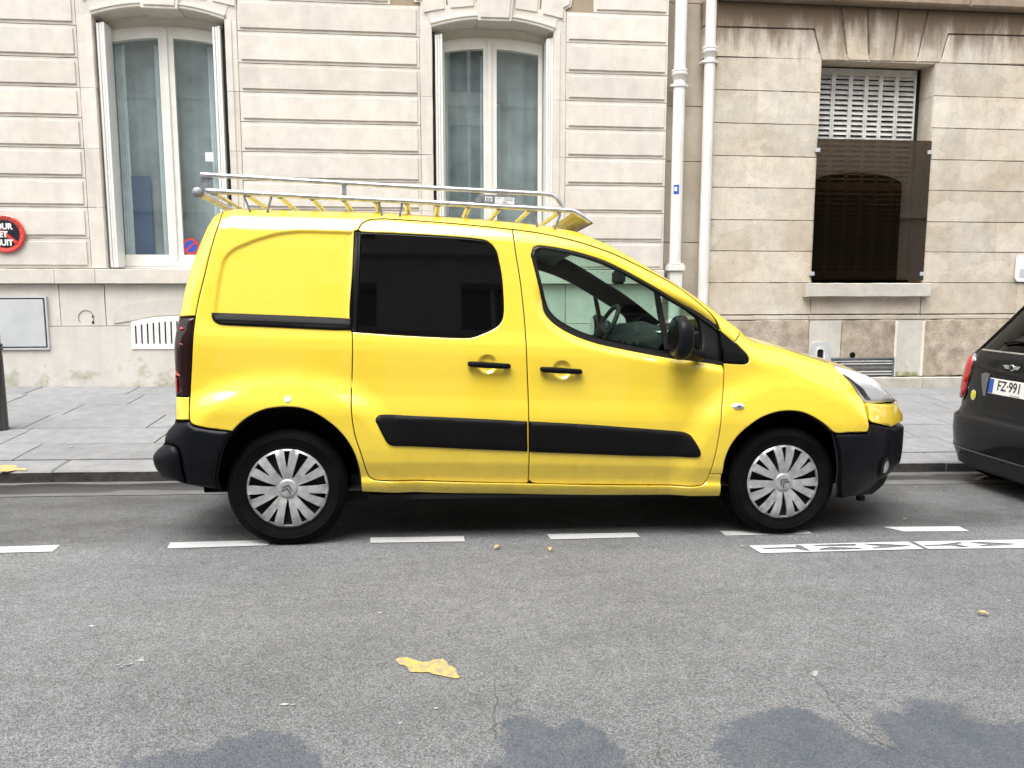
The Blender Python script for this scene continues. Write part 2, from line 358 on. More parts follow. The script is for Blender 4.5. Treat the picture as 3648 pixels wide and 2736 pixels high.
def asphalt():
    k = N('worn asphalt'); x, y, z = k.sep()
    cell = k.voro(190, out='Color'); cv = k.new('ShaderNodeSeparateColor', {0: cell}).outputs[0]; cd = k.voro(190)
    fine = k.noise(230, 3, .6); med = k.noise(14, 6, .6); big = k.noise(.9, 5, .6); streak = k.noise(2.2, 5, .6, v=k.mapv((.35, 1.4, 1)))
    v = k.math('ADD', k.rng(cv, 0, 1, .145, .345), k.rng(fine, .3, .7, -.035, .035))
    v = k.math('MULTIPLY', v, k.rng(cd, .25, .62, 1.12, .62))
    v = k.math('MULTIPLY', v, k.rng(med, .3, .72, .86, 1.10)); v = k.math('MULTIPLY', v, k.rng(big, .3, .7, .88, 1.08)); v = k.math('MULTIPLY', v, k.rng(streak, .3, .7, .88, 1.08))
    sp = k.math('MULTIPLY', k.rng(k.new('ShaderNodeSeparateColor', {0: k.voro(62, out='Color')}).outputs[1], .93, .95), k.rng(k.voro(62), .12, .2, 1, 0))
    c = k.new('ShaderNodeCombineColor', {0: k.math('MULTIPLY', v, .985), 1: k.math('MULTIPLY', v, .995), 2: k.math('MULTIPLY', v, 1.01)}).outputs[0]
    c = k.mix(k.math('MULTIPLY', sp, .8), c, (.42, .42, .41)); pore = k.math('MULTIPLY', k.rng(k.noise(75, 3, .6), .60, .68), k.rng(k.noise(3, 4), .35, .6)); c = k.mix(k.math('MULTIPLY', pore, .65), c, (.05, .05, .05))
    # bay colour: oil and tyre dirt plus painted shade under the van, tar cracks
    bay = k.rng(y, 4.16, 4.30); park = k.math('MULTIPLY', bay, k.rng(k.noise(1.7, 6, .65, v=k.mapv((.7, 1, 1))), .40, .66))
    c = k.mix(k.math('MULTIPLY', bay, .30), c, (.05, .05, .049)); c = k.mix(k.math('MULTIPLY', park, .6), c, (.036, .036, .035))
    wv = k.new('ShaderNodeVectorMath', {0: k.pos, 1: k.new('ShaderNodeVectorMath', {0: k.new('ShaderNodeTexNoise', {'Vector': k.pos, 'Scale': 4.5, 'Detail': 8, 'Roughness': .68}).outputs['Color'], 1: (.5, .5, .5)}, operation='MULTIPLY').outputs[0]}, operation='ADD').outputs[0]
    # dark bluish damp patches by the near edge: warped ellipses
    mask = None
    for (cx, cy, rx, ry) in PATCHES:
        q = k.new('ShaderNodeVectorMath', {0: k.mapv((1, 1, 0), (-.25, -.25, 0), wv), 1: (cx, cy, 0)}, operation='SUBTRACT').outputs[0]
        q = k.new('ShaderNodeVectorMath', {0: q, 1: (1 / rx, 1 / ry, 0)}, operation='MULTIPLY').outputs[0]
        d = k.new('ShaderNodeVectorMath', {0: q}, operation='LENGTH').outputs['Value']
        f = k.rng(d, .96, 1.04, 1, 0); mask = f if mask is None else k.math('MAXIMUM', mask, f)
    c = k.mix(k.math('MULTIPLY', k.math('MULTIPLY', mask, k.rng(k.noise(6, 6, .7), .3, .65, .6, 1.0)), .68), c, (.058, .076, .102))
    h = k.math('ADD', k.rng(cd, 0, .6, 1, 0), k.math('MULTIPLY', fine, .5))
    return k.set(col=c, rough=k.rng(mask, 0, 1, .88, .7), spec=.3, norm=k.bump(h, .8, .006))
def gp(px, py): q = onF((px, py), road_z); return float(q[0]), float(q[1])
PATCHES = []
for (x0, x1, yt) in ((280, 1200, 2655), (1690, 2240, 2612), (2560, 3220, 2572), (3180, 3900, 2520)):
    a, b, t = gp(x0, 2730), gp(x1, 2730), gp((x0 + x1) / 2, yt)
    PATCHES.append(((a[0] + b[0]) / 2, a[1] - .25, (b[0] - a[0]) / 2 * 1.18, t[1] - a[1] + .30))
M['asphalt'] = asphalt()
def gutter_mat():
    k = N('wet concrete gutter'); x, y, z = k.sep()
    nz = k.noise(5, 7, .65); f = k.noise(120, 4, .6)
    v = k.math('MULTIPLY', k.rng(nz, .3, .7, .085, .14), k.rng(f, .3, .7, .85, 1.15))
    c = k.new('ShaderNodeCombineColor', {0: v, 1: v, 2: k.math('MULTIPLY', v, .97)}).outputs[0]
    yy = k.math('ADD', y, k.rng(k.noise(1.6, 5, .6, v=k.mapv((.5, 1, 1))), .3, .7, -.16, .16))
    wet = k.math('MULTIPLY', k.rng(yy, 5.48, 5.52), k.rng(yy, 5.80, 5.84, 1, 0))
    c = k.mix(k.math('MULTIPLY', wet, .88), c, (.02, .02, .02))
    return k.set(col=c, rough=k.rng(wet, 0, 1, .85, .35), norm=k.bump(f, .4, .003))
M['gutter'] = gutter_mat()
def granite(name, a, b, rough_bump=.003, dark=False):
    k = N(name); rnd = k.new('ShaderNodeObjectInfo').outputs['Random']
    f = k.noise(160, 4, .65); m_ = k.noise(8, 6, .6); big = k.noise(1.5, 5)
    c = k.mix(k.rng(m_, .35, .65), a, b); c = k.mix(1.0, c, k.rng(f, .3, .7, .86, 1.14), 'MULTIPLY'); c = k.mix(1.0, c, k.rng(rnd, 0, 1, .92, 1.06), 'MULTIPLY')
    c = k.mix(1.0, c, k.rng(big, .3, .7, .92, 1.06), 'MULTIPLY')
    sp = k.math('MULTIPLY', k.rng(k.noise(34, 3, .5), .70, .74), .55); c = k.mix(sp, c, tuple(x * .45 for x in a))
    h = k.math('ADD', f, k.math('MULTIPLY', k.noise(25, 6, .7), 1.5 if dark else .6))
    return k.set(col=c, rough=.85, spec=.3, norm=k.bump(h, .8 if dark else .4, .02 if dark else rough_bump))
M['slab'] = granite('granite paving', (.185, .189, .195), (.235, .237, .24))
M['kerb_top'] = granite('granite kerb top', (.19, .193, .197), (.235, .235, .237))
M['kerb_face'] = granite('dark rough kerb face', (.035, .034, .034), (.075, .072, .07), dark=True)
M['pave_joint'] = mat('pavement joint', (.17, .168, .163), .95, noise=(20, .3))
def road_paint():
    k = N('worn road paint'); n1 = k.noise(38, 6, .7); n2 = k.noise(160, 3, .6)
    w = k.math('ADD', k.math('MULTIPLY', n1, .7), k.math('MULTIPLY', n2, .3)); f = k.rng(w, .60, .68)
    c = k.mix(f, (.48, .48, .475), (.20, .20, .195)); c = k.mix(k.rng(k.noise(9, 5), .4, .8, 0, .3), c, (.36, .36, .355))
    return k.set(col=c, rough=.8, norm=k.bump(n2, .4, .003))
M['paint_white'] = road_paint()
def paint_yellow():
    k = N('worn yellow road paint'); n1 = k.noise(45, 6, .7)
    c = k.mix(k.rng(n1, .42, .58), (.52, .37, .085), (.27, .235, .165)); return k.set(col=c, rough=.8, norm=k.bump(n1, .4, .004))
M['paint_yellow'] = paint_yellow()
M['metal_grey'] = mat('grey painted metal cabinet', (.53, .545, .56), .45, metal=.2, noise=(4, .10), rvar=.1)
M['metal_slate'] = mat('slate grey metal', (.115, .13, .15), .5, noise=(15, .15))
M['black_iron'] = mat('black cast iron paint', (.012, .012, .014), .35, coat=.4)
M['sign_red'] = mat('red enamel', (.56, .045, .03), .35, coat=.5, noise=(9, .1))
M['sign_navy'] = mat('dark navy enamel', (.008, .009, .018), .35, coat=.4)
M['sign_blue'] = mat('blue vinyl', (.025, .08, .42), .4)
M['white'] = mat('white enamel', (.78, .78, .77), .4)
M['plexi'] = glass('brown acrylic sheet', (.29, .225, .15), (1.0, .93, .82), ior=2.3)
M['shutter_grey'] = mat('grey weathered shutter', (.46, .45, .43), .65, noise=(10, .25), bump=(50, .3, .003))
M['curtain'] = mat('pale curtain cloth', (.72, .76, .77), .9, noise=(5, .1))
M['pane_fill'] = mat('grey blue net curtain', (.275, .30, .305), .95, noise=(3, .3))  # added cloth that lightens the panes
M['room'] = mat('room wall', (.66, .70, .70), .9)
M['room_blue'] = mat('blue panelled door', (.06, .10, .19), .6)
M['mini'] = mat('charcoal metallic paint', (.004, .0043, .0055), .4, coat=.4, spec=.12, coat_rough=.06, noise=(200, .15))
M['mini_low'] = mat('satin black lower trim', (.010, .010, .011), .45)
M['plate_white'] = mat('white reflective plate', (.74, .75, .75), .35)
M['ink'] = mat('black ink', (.01, .01, .011), .5)
M['leaf'] = mat('dry yellow leaf', (.50, .36, .12), .7)
M['crack'] = mat('crack in asphalt', (.085, .085, .084), .95)
M['gum'] = mat('chewing gum spots', (.33, .33, .325), .8, noise=(40, .2))
M['badge_yellow'] = mat('yellow badge', (.62, .58, .05), .4)
M['render_a'] = stone_mat('opposite facade stone', (.62, .60, .56), (.60, .57, .52), pit=.1, mott=.1)
M['opp_glass'] = mat('opposite window glass', (.02, .024, .028), .05, spec=.8)

# ================================================================== GROUND
def sheet(name, xs, ys, fz, m, parent=None, dz=0.0):
    V = [(x, y, float(fz(x, y)) + dz) for y in ys for x in xs]; n = len(xs)
    F = [(j * n + i, j * n + i + 1, (j + 1) * n + i + 1, (j + 1) * n + i) for j in range(len(ys) - 1) for i in range(n - 1)]
    return obj(name, V, F, m, parent)
road = tag(sheet('road', [-60, -20, 0, 20, 60], [-2.6, 0, 2, 3.0, 4, 5.0, 5.35], road_z, M['asphalt']), kind='structure')
gutter = tag(sheet('gutter', [-60, -20, 0, 20, 60], [5.35, 5.6, YK + .03], road_z, M['gutter'], dz=.003), kind='structure')
opp_z = lambda x, y: road_z(x, -2.6) + .12
opp_pave = tag(sheet('opposite_pavement', [-60, 0, 60], [-4.2, -2.6], opp_z, M['slab']), kind='structure')
obj('kerb_edge', [(-60, -2.6, road_z(-60, -2.6) - .1), (60, -2.6, road_z(60, -2.6) - .1), (60, -2.6, opp_z(60, 0)), (-60, -2.6, opp_z(-60, 0))], [(3, 2, 1, 0)], M['kerb_face'], opp_pave)

def flat_poly(name, loops, fz, dz, m, parent):
    vo, fo = tri_fill([ccw(np.array(l)) for l in loops])
    return obj(name, [(p[0], p[1], float(fz(p[0], p[1])) + dz) for p in vo], fo, m, parent)
# dashed bay line
for r, q in (('r7', [(-420, 1590), (520, 1562), (455, 1618), (-420, 1640)]), ('B', [(140, 1555), (900, 1536), (880, 1576), (118, 1600)]),
             ('D', [(290, 1497), (1095, 1485), (1107, 1530), (290, 1543)]), ('F', [(358, 1468), (1130, 1455), (1165, 1493), (395, 1513)]),
             ('G', [(135, 1468), (800, 1465), (832, 1488), (180, 1503)]), ('T', [(1110, 42), (1700, 38), (1785, 75), (1270, 78)])):
    flat_poly('bay_dash', [xyR(r, q)], road_z, .004, M['paint_white'], road)
# painted lettering block beside the bay line
T1 = [(60, 188), (1300, 157), (1430, 215), (155, 248)]
H1 = [[(160, 208), (430, 199), (425, 182), (470, 190), (545, 231), (490, 228), (420, 213), (180, 217)],
      [(550, 185), (720, 180), (890, 177), (905, 183), (880, 191), (720, 196), (600, 193)],
      [(610, 216), (700, 201), (930, 208), (960, 215), (760, 223), (620, 224)],
      [(955, 175), (1130, 178), (1340, 188), (1230, 200), (1050, 212), (1015, 208), (1090, 196), (1000, 185)]]
T2 = [(1345, 157), (2240, 140), (2360, 205), (1460, 215)]
H2 = [[(1420, 185), (1560, 181), (1700, 163), (1735, 168), (1690, 180), (1790, 200), (1720, 203), (1640, 190), (1450, 193)],
      [(1780, 165), (1860, 160), (2160, 175), (2080, 186), (1880, 196), (1850, 190), (1930, 182), (1830, 172)]]
for t, h in ((T1, H1), (T2, H2)):
    flat_poly('painted_lettering', [xyR('T', t)] + [xyR('T', q) for q in h], road_z, .004, M['paint_white'], road)
YP = [(375, 325), (440, 295), (560, 275), (660, 285), (740, 315), (860, 350), (985, 395), (1110, 385), (1250, 335), (1420, 315), (1480, 345), (1530, 385), (1560, 455), (1650, 490), (1740, 540), (1755, 660), (1790, 700), (1840, 720), (1765, 765), (1640, 745), (1480, 715), (1320, 680), (1230, 655), (1190, 660), (1150, 625), (1040, 615), (940, 625), (820, 615), (720, 625), (670, 590), (640, 500), (560, 460), (470, 450), (410, 400)]
flat_poly('yellow_paint_mark', [xyR('Y', YP)], road_z, .004, M['paint_yellow'], road)
def crack(px, w=.004):
    P = np.array([gp(*p) for p in px]); Q = [P[0]]
    for a, b in zip(P[:-1], P[1:]):
        k = max(2, int(np.linalg.norm(b - a) / .02)); Q += [a + (b - a) * (i + 1) / k + rng.normal(0, .006, 2) for i in range(k)]
    Q = np.array(Q); t = np.gradient(Q, axis=0); t /= np.linalg.norm(t, axis=1)[:, None] + 1e-9; nn = np.stack([-t[:, 1], t[:, 0]], 1); ww = w * rng.uniform(.15, 1.0, len(Q))[:, None]
    A, B = Q - nn * ww, Q + nn * ww; V = [(p[0], p[1], float(road_z(*p)) + .0025) for p in list(A) + list(B)]; n = len(Q)
    obj('crack', V, [(i, i + 1, n + i + 1, n + i) for i in range(n - 1)], M['crack'], road)
crack([(1762, 2420), (1770, 2500), (1766, 2580), (1775, 2640)], .0028); crack([(2350, 2560), (2342, 2640), (2352, 2735)], .0018); crack([(2905, 2420), (2985, 2520), (3070, 2600), (3200, 2680)], .0018)
# pale specks of gum and paint on the asphalt, one mass
gv = []
for i in range(46):
    x, y = rng.uniform(-3.2, 4.2), rng.uniform(1.6, 5.3); a = rng.uniform(.003, .009); n = 7
    ph = rng.uniform(0, 6)
    P = [(x + a * rng.uniform(.6, 1.3) * 1.5 * math.cos(ph + k * 2 * PI / n), y + a * rng.uniform(.6, 1.3) * math.sin(ph + k * 2 * PI / n)) for k in range(n)]
    gv.append(([(p[0], p[1], float(road_z(*p)) + .004) for p in P], [tuple(range(n))]))
for cx, cy in ((440, 2375), (465, 2370), (502, 2352), (1030, 2515), (2905, 2403)):
    for _ in range(4):
        x, y = gp(cx + rng.uniform(-18, 18), cy + rng.uniform(-6, 6)); a = rng.uniform(.004, .009)
        P = [(x + a * 1.6 * rng.uniform(.5, 1.2) * math.cos(k), y + a * rng.uniform(.5, 1.2) * math.sin(k)) for k in np.linspace(0, 2 * PI, 7)[:-1]]
        gv.append(([(p[0], p[1], float(road_z(*p)) + .004) for p in P], [tuple(range(6))]))
for i in range(40):
    x, y = rng.uniform(-4, 5), rng.uniform(6.1, 9.2); a = rng.uniform(.008, .02)
    P = [(x + a * 1.3 * rng.uniform(.6, 1.2) * math.cos(k), y + a * rng.uniform(.6, 1.2) * math.sin(k)) for k in np.linspace(0, 2 * PI, 8)[:-1]]
    gv.append(([(p[0], p[1], float(pave_z(*p)) + .004) for p in P], [tuple(range(7))]))
v, f = join_vf(gv); tag(obj('litter_specks', v, f, M['gum']), 'pale gum spots and paint specks scattered over road and pavement', 'litter', kind='stuff')
for i, ((px, py), lab) in enumerate((((1773, 1957), 'small dry leaf beside the bay line below the van doors'), ((1958, 1963), 'thin curled leaf on the asphalt below the front door'), ((3502, 2195), 'lone yellow leaf on the asphalt in the right foreground'))):
    x, y = gp(px, py); L = .05; a = .5 + i
    V = []; n = 6
    for k in range(n + 1):
        t = k / n; w = .011 * math.sin(PI * min(.98, t + .02)) ; z = float(road_z(x, y)) + .006 + .012 * math.sin(PI * t)
        for s in (-1, 0, 1): V.append((x + (t - .5) * L * math.cos(a) - s * w * math.sin(a), y + (t - .5) * L * math.sin(a) + s * w * math.cos(a), z + (.004 if s else 0)))
    F = [(k * 3 + j, k * 3 + j + 1, k * 3 + j + 4, k * 3 + j + 3) for k in range(n) for j in (0, 1)]
    tag(obj('fallen_leaf', V, F, M['leaf'], smooth=True), lab, 'leaf')

# kerb and pavement
kerb = empty('kerb', kind='structure')
def slab(name, pts, fz, th, m, parent, bev=.006, face_m=None):
    """one stone with eased edges, top following fz"""
    P = ccw(np.array(pts)); Q = inset(P, bev); n = len(P); V = []
    for a in P: V.append((a[0], a[1], float(fz(*a)) - th))
    for a in P: V.append((a[0], a[1], float(fz(*a)) - bev))
    for a in Q: V.append((a[0], a[1], float(fz(*a))))
    F = [(i, (i + 1) % n, n + (i + 1) % n, n + i) for i in range(n)] + [(n + i, n + (i + 1) % n, 2 * n + (i + 1) % n, 2 * n + i) for i in range(n)] + [tuple(range(2 * n, 3 * n))]
    o = obj(name, V, F, m, parent)
    if face_m:
        o.data.materials.append(face_m)
        for p in o.data.polygons:
            if p.normal.y < -.8: p.material_index = 1
    return o
x = -6.5; kz = lambda a, b: pave_z(a, b)
while x < 8:
    L = random.uniform(.85, 1.15); j = random.uniform(-.004, .004)
    n = 8; front = [(x + .004 + (L - .008) * i / n, YK + j + random.uniform(-.006, .006)) for i in range(n + 1)]
    slab('kerb_stone', front + [(x + L - .004, YK + .30), (x + .004, YK + .30)], lambda a, b: pave_z(a, b) - .002, .22, M['kerb_top'], kerb, .012, M['kerb_face']); x += L
for x0, x1 in ((-60, -6.5), (x, 60)): box('kerb_run', (x0, YK, -1.2), (x1, YK + .3, -.0), M['kerb_top'], kerb).data.transform(Matrix(((1, 0, 0, 0), (0, 1, 0, 0), (-SLOPE, 0, 1, float(pave_z(0, YK)) - .002), (0, 0, 0, 1))))
flat_poly('yellow_paint_mark', [xyR('r7', [(0, 870), (60, 868), (140, 870), (150, 895), (232, 900), (225, 915), (140, 915), (60, 925), (0, 925)], pave_z)], pave_z, .004, M['paint_yellow'], kerb)
YF = 9.4
pave = tag(sheet('pavement', [-60, -20, 0, 20, 60], [YK + .30, 8, YF + .4], pave_z, M['pave_joint'], dz=-.022), kind='structure')
rows = [YK + .328, 6.74, 7.30, 7.86, 8.36, 8.90, 9.42]
for ri in range(len(rows) - 1):
    x = -7.6 + random.uniform(0, .5)
    while x < 9:
        L = random.choice((.78, .92, 1.05, 1.2)); g = .006; t = random.uniform(-.002, .002)
        slab('paving_slab', [(x + g, rows[ri] + g), (x + L - g, rows[ri] + g), (x + L - g, rows[ri + 1] - g), (x + g, rows[ri + 1] - g)], lambda a, b, t=t: pave_z(a, b) + t - .002, .04, M['slab'], pave, .003); x += L

# ================================================================== BUILDINGS
def resamp(P, step=.13):
    P = ccw(np.array(P)); out = []
    for i in range(len(P)):
        a, b = P[i], P[(i + 1) % len(P)]; k = max(1, int(np.linalg.norm(b - a) / step))
        out += [a + (b - a) * q / k for q in range(k)]
    return np.array(out)
def block(pts, m, parent, levels, name='stone', step=.13, jit=.0012):
    P = resamp(pts, step); n = len(P); V = []; F = []
    for li, (d, y) in enumerate(levels):
        Q = inset(P, d) if d else P
        j = rng.normal(0, jit, Q.shape) if li >= 1 else 0
        V += [(float(a), y, float(b)) for a, b in Q + j]
    for li in range(len(levels) - 1):
        o = li * n; F += [(o + i, o + (i + 1) % n, o + n + (i + 1) % n, o + n + i) for i in range(n)]
    F.append(tuple(range((len(levels) - 1) * n, len(levels) * n)))
    return obj(name, V, F, m, parent)
def rect(x0, x1, z0, z1): return [(x0, z0), (x1, z0), (x1, z1), (x0, z1)]
BZ = CZ                                        # heights below are measured from the camera's eye line
PANEL = lambda y, m=.036: [(.0035, y + .10), (.0035, y + .003), (.005, y), (m, y), (m + .0015, y - .013), (m + .004, y - .015)]
FLAT = lambda y, e=.005: [(.0045, y + .10), (.0045, y + e), (.0045 + e, y)]

HA = empty('stone_house', (-1.5, YF, 0), 'pale cream limestone house with grooved stone courses and two tall white windows', 'house')
HB = empty('stone_house', (6, YF, 0), 'brown stained limestone house with one shuttered window covered by a tinted sheet', 'house')
def child(o, root): o.matrix_parent_inverse = Matrix.Translation(root.location).inverted(); return o
def reparent(root):
    for o in COL.objects:
        if o.parent == root: o.matrix_parent_inverse = Matrix.Translation(root.location).inverted()

zl = [v + BZ for v in (.215, .545, .885, 1.205, 1.525, 1.85, 2.172, 2.483, 2.822, 3.16)]
OP = ((-3.53, -2.145), (.139, 1.540)); BASEZ = -1.6 + BZ
zones = ((-7.6, -3.70), (-2.012, -.002), (1.685, 2.905))
for x0, x1 in zones:
    box('joint_bed', (x0 - .01, YF + .016, BASEZ), (x1 + .003, YF + .5, BZ + 4.4), M['stone_a_joint'], HA)
    for a, b in zip(zl[:-1], zl[1:]): block(rect(x0, x1, a, b), M['stone_a'], HA, PANEL(YF))
    block(rect(x0 - (.30 if x0 > -3 and x0 < 0 else .3 if x0 > 0 else 0) * 0 + (.32 if x0 > -3 else 0), x1 - (.32 if x1 < 2 else 0), zl[-1], zl[-1] + .36), M['stone_a'], HA, PANEL(YF))
    block(rect(x0, x1, zl[-1] + .36, zl[-1] + .9), M['stone_a'], HA, PANEL(YF))
    if x1 < 2: pass
# windows of the cream house
def arch_z(x, x0, x1, spring, rise):
    c = (x0 + x1) / 2; h = (x1 - x0) / 2; R = (h * h + rise * rise) / (2 * rise); return spring + math.sqrt(max(0, R * R - (x - c) ** 2)) - (R - rise)
SPR, RISE = BZ + 2.935, .11
def arch_sweep(name, x0, x1, prof, spring, rise, m, parent, seg=24):
    """sweep profile (radial outward offset, y) along a segmental arch"""
    c = (x0 + x1) / 2; h = (x1 - x0) / 2; R = (h * h + rise * rise) / (2 * rise); zc = spring + rise - R; a0 = math.asin(h / R); V, F = [], []; n = len(prof)
    for i in range(seg + 1):
        a = -a0 + 2 * a0 * i / seg
        for d, y in prof: V.append((c + (R + d) * math.sin(a), y, zc + (R + d) * math.cos(a)))
    for i in range(seg):
        for k in range(n - 1): F.append((i * n + k, i * n + k + 1, (i + 1) * n + k + 1, (i + 1) * n + k))
    return obj(name, V, F, m, parent)
VOUS = {}
base2 = lambda pts: xzY('r2', pts, YF)
vpolys = [base2(p) for p in ([(127, 137), (350, 100), (330, -90), (40, -90), (60, 20), (110, 20)], [(358, 98), (597, 78), (607, -90), (335, -90)],
                            [(915, 98), (1143, 135), (1165, -90), (912, -90)], [(1150, 140), (1368, 193), (1372, 85), (1420, 60), (1450, -90), (1172, -90)])]
key = base2([(612, 186), (900, 196), (930, -90), (598, -90)])
def window_unit(k, px):
    x0, x1 = OP[k]; dx = x0 - OP[1][0]; sx0, sx1 = (-3.70, -2.012) if k == 0 else (-.002, 1.685)
    # jambs of dressed blocks
    for a, b, inner in ((sx0, x0, 1), (x1, sx1, 0)):
        for z0, z1 in ((.215, .885), (.885, 1.525), (1.525, 2.172), (2.172, 2.935)):
            block(rect(a, b, BZ + z0, BZ + z1), M['stone_a'], HA, [(.001, YF + .34), (.001, YF + .003), (.004, YF - .001)], name='jamb_stone')
            q = (b - .075, b - .004) if inner else (a + .004, a + .075)
            block(rect(q[0], q[1], BZ + z0, BZ + z1), M['stone_a'], HA, [(.001, YF + .0), (.001, YF - .010), (.003, YF - .013)], name='jamb_bead')
    for a, b in ((sx0 + .001, x0 + .06), (x1 - .06, sx1 - .001)): box('spandrel_stone', (a, YF + .002, BZ + 2.937), (b, YF + .33, BZ + 3.16), M['stone_a'], HA)
    # arch: soffit, stepped lip, flat band
    arch_sweep('window_arch', x0, x1, [(-.004, YF + .34), (-.004, YF - .010), (.004, YF - .016), (.030, YF - .016), (.034, YF - .026), (.052, YF - .026), (.056, YF - .006), (.075, YF - .004), (.19, YF - .004), (.19, YF + .03)], SPR, RISE, M['stone_a'], HA)
    for P in vpolys: block([(a + dx, b) for a, b in P], M['stone_a'], HA, PANEL(YF, .03), name='voussoir')
    block([(a + dx, b) for a, b in key], M['stone_a'], HA, [(.0, YF + .34), (.0, YF - .034), (.004, YF - .038), (.03, YF - .038), (.033, YF - .048), (.038, YF - .052)], name='keystone')
    box('joint_bed', (sx0 - .05, YF + .02, BZ + 3.15), (sx1 + .05, YF + .34, BZ + 4.3), M['stone_a_joint'], HA)
    # joinery
    yw = YF + .26
    wroot = empty('window', parent=HA); wroot['label'] = 'tall two-leaf white window under an arch'
    gz0 = BZ + (xzY('r6', [(1050, 540)], yw)[0][1] - CZ) ; bot = BZ + .21
    (l0, _), (l1, _), (r0_, _), (r1_, _) = px
    spr = SPR - .10; ris = .085
    def azz(x): return arch_z(x, x0, x1, spr, ris)
    # outer frame with head (arched)
    V = []; n = 20
    def leaf(name, a, b, depth, m, hole=None, yy=yw, tz=None):
        tz = tz or azz; top = [(a + (b - a) * i / n, tz(a + (b - a) * i / n)) for i in range(n + 1)]
        loop = [(a, bot + .02), (b, bot + .02)] + top[::-1]
        loops = [ccw(np.array(loop))]
        if hole:
            for (ha, hb, hz) in hole:
                t2 = [(ha + (hb - ha) * i / n, azz(ha + (hb - ha) * i / n) - .125) for i in range(n + 1)]
                loops.append(ccw(np.array([(ha, hz), (hb, hz)] + t2[::-1])))
        vo, fo = tri_fill(loops); k_ = len(vo)
        V = [(p[0], yy, p[1]) for p in vo] + [(p[0], yy + depth, p[1]) for p in vo]; F = [tuple(q) for q in fo]
        for L in loops:
            o = len(V); m_ = len(L); V += [(p[0], yy, p[1]) for p in L] + [(p[0], yy + depth, p[1]) for p in L]
            F += [(o + i, o + m_ + i, o + m_ + (i + 1) % m_, o + (i + 1) % m_) for i in range(m_)]
        return obj(name, V, F, m, wroot)
    mid = (l1 + r0_) / 2
    leaf('frame', x0, x1, .05, M['cream_frame'], [(l0 - .03, r1_ + .03, gz0 - .05)], yw + .03, lambda x: arch_z(x, x0, x1, SPR + .02, RISE))
    leaf('casement', l0 - .05, mid - .003, .045, M['cream_frame'], [(l0, l1, gz0)], yw)
    leaf('casement', mid + .003, r1_ + .05, .045, M['cream_frame'], [(r0_, r1_, gz0)], yw - .0)
    box('meeting_bead', (mid - .032, yw - .018, gz0 - .06), (mid + .022, yw - .001, azz(mid) - .03), M['cream_frame'], wroot, .006)
    box('bottom_rail', (l0 - .06, yw - .012, gz0 - .135), (r1_ + .06, yw - .002, gz0 - .055), M['cream_frame'], wroot, .008)
    box('weather_bar', (x0 + .1, yw - .05, bot + .0), (x1 - .1, yw + .03, gz0 - .145), M['cream_frame'], wroot, .01)
    for a, b in ((l0, l1), (r0_, r1_)):
        top = [(a - .004 + (b - a + .008) * i / n, azz(a + (b - a) * i / n) - .121) for i in range(n + 1)]
        vo, fo = tri_fill([ccw(np.array([(a - .004, gz0 - .004), (b + .004, gz0 - .004)] + top[::-1]))])
        obj('pane', [(p[0], yw + .022, p[1]) for p in vo], fo, M['house_glass'], wroot)
    return wroot, yw, gz0, azz
wins = []
W1 = xzY('r0', [(988, 800), (1388, 800), (1517, 800), (1860, 800)], YF + .26)
W2 = xzY('r2', [(330, 1000), (660, 1000), (775, 1000), (1132, 1000)], YF + .26)
SH = {0: (('r0', 866, 938), ('r0', 1858, 1926)), 1: (('r2', 248, 313), ('r2', 1202, 1262))}
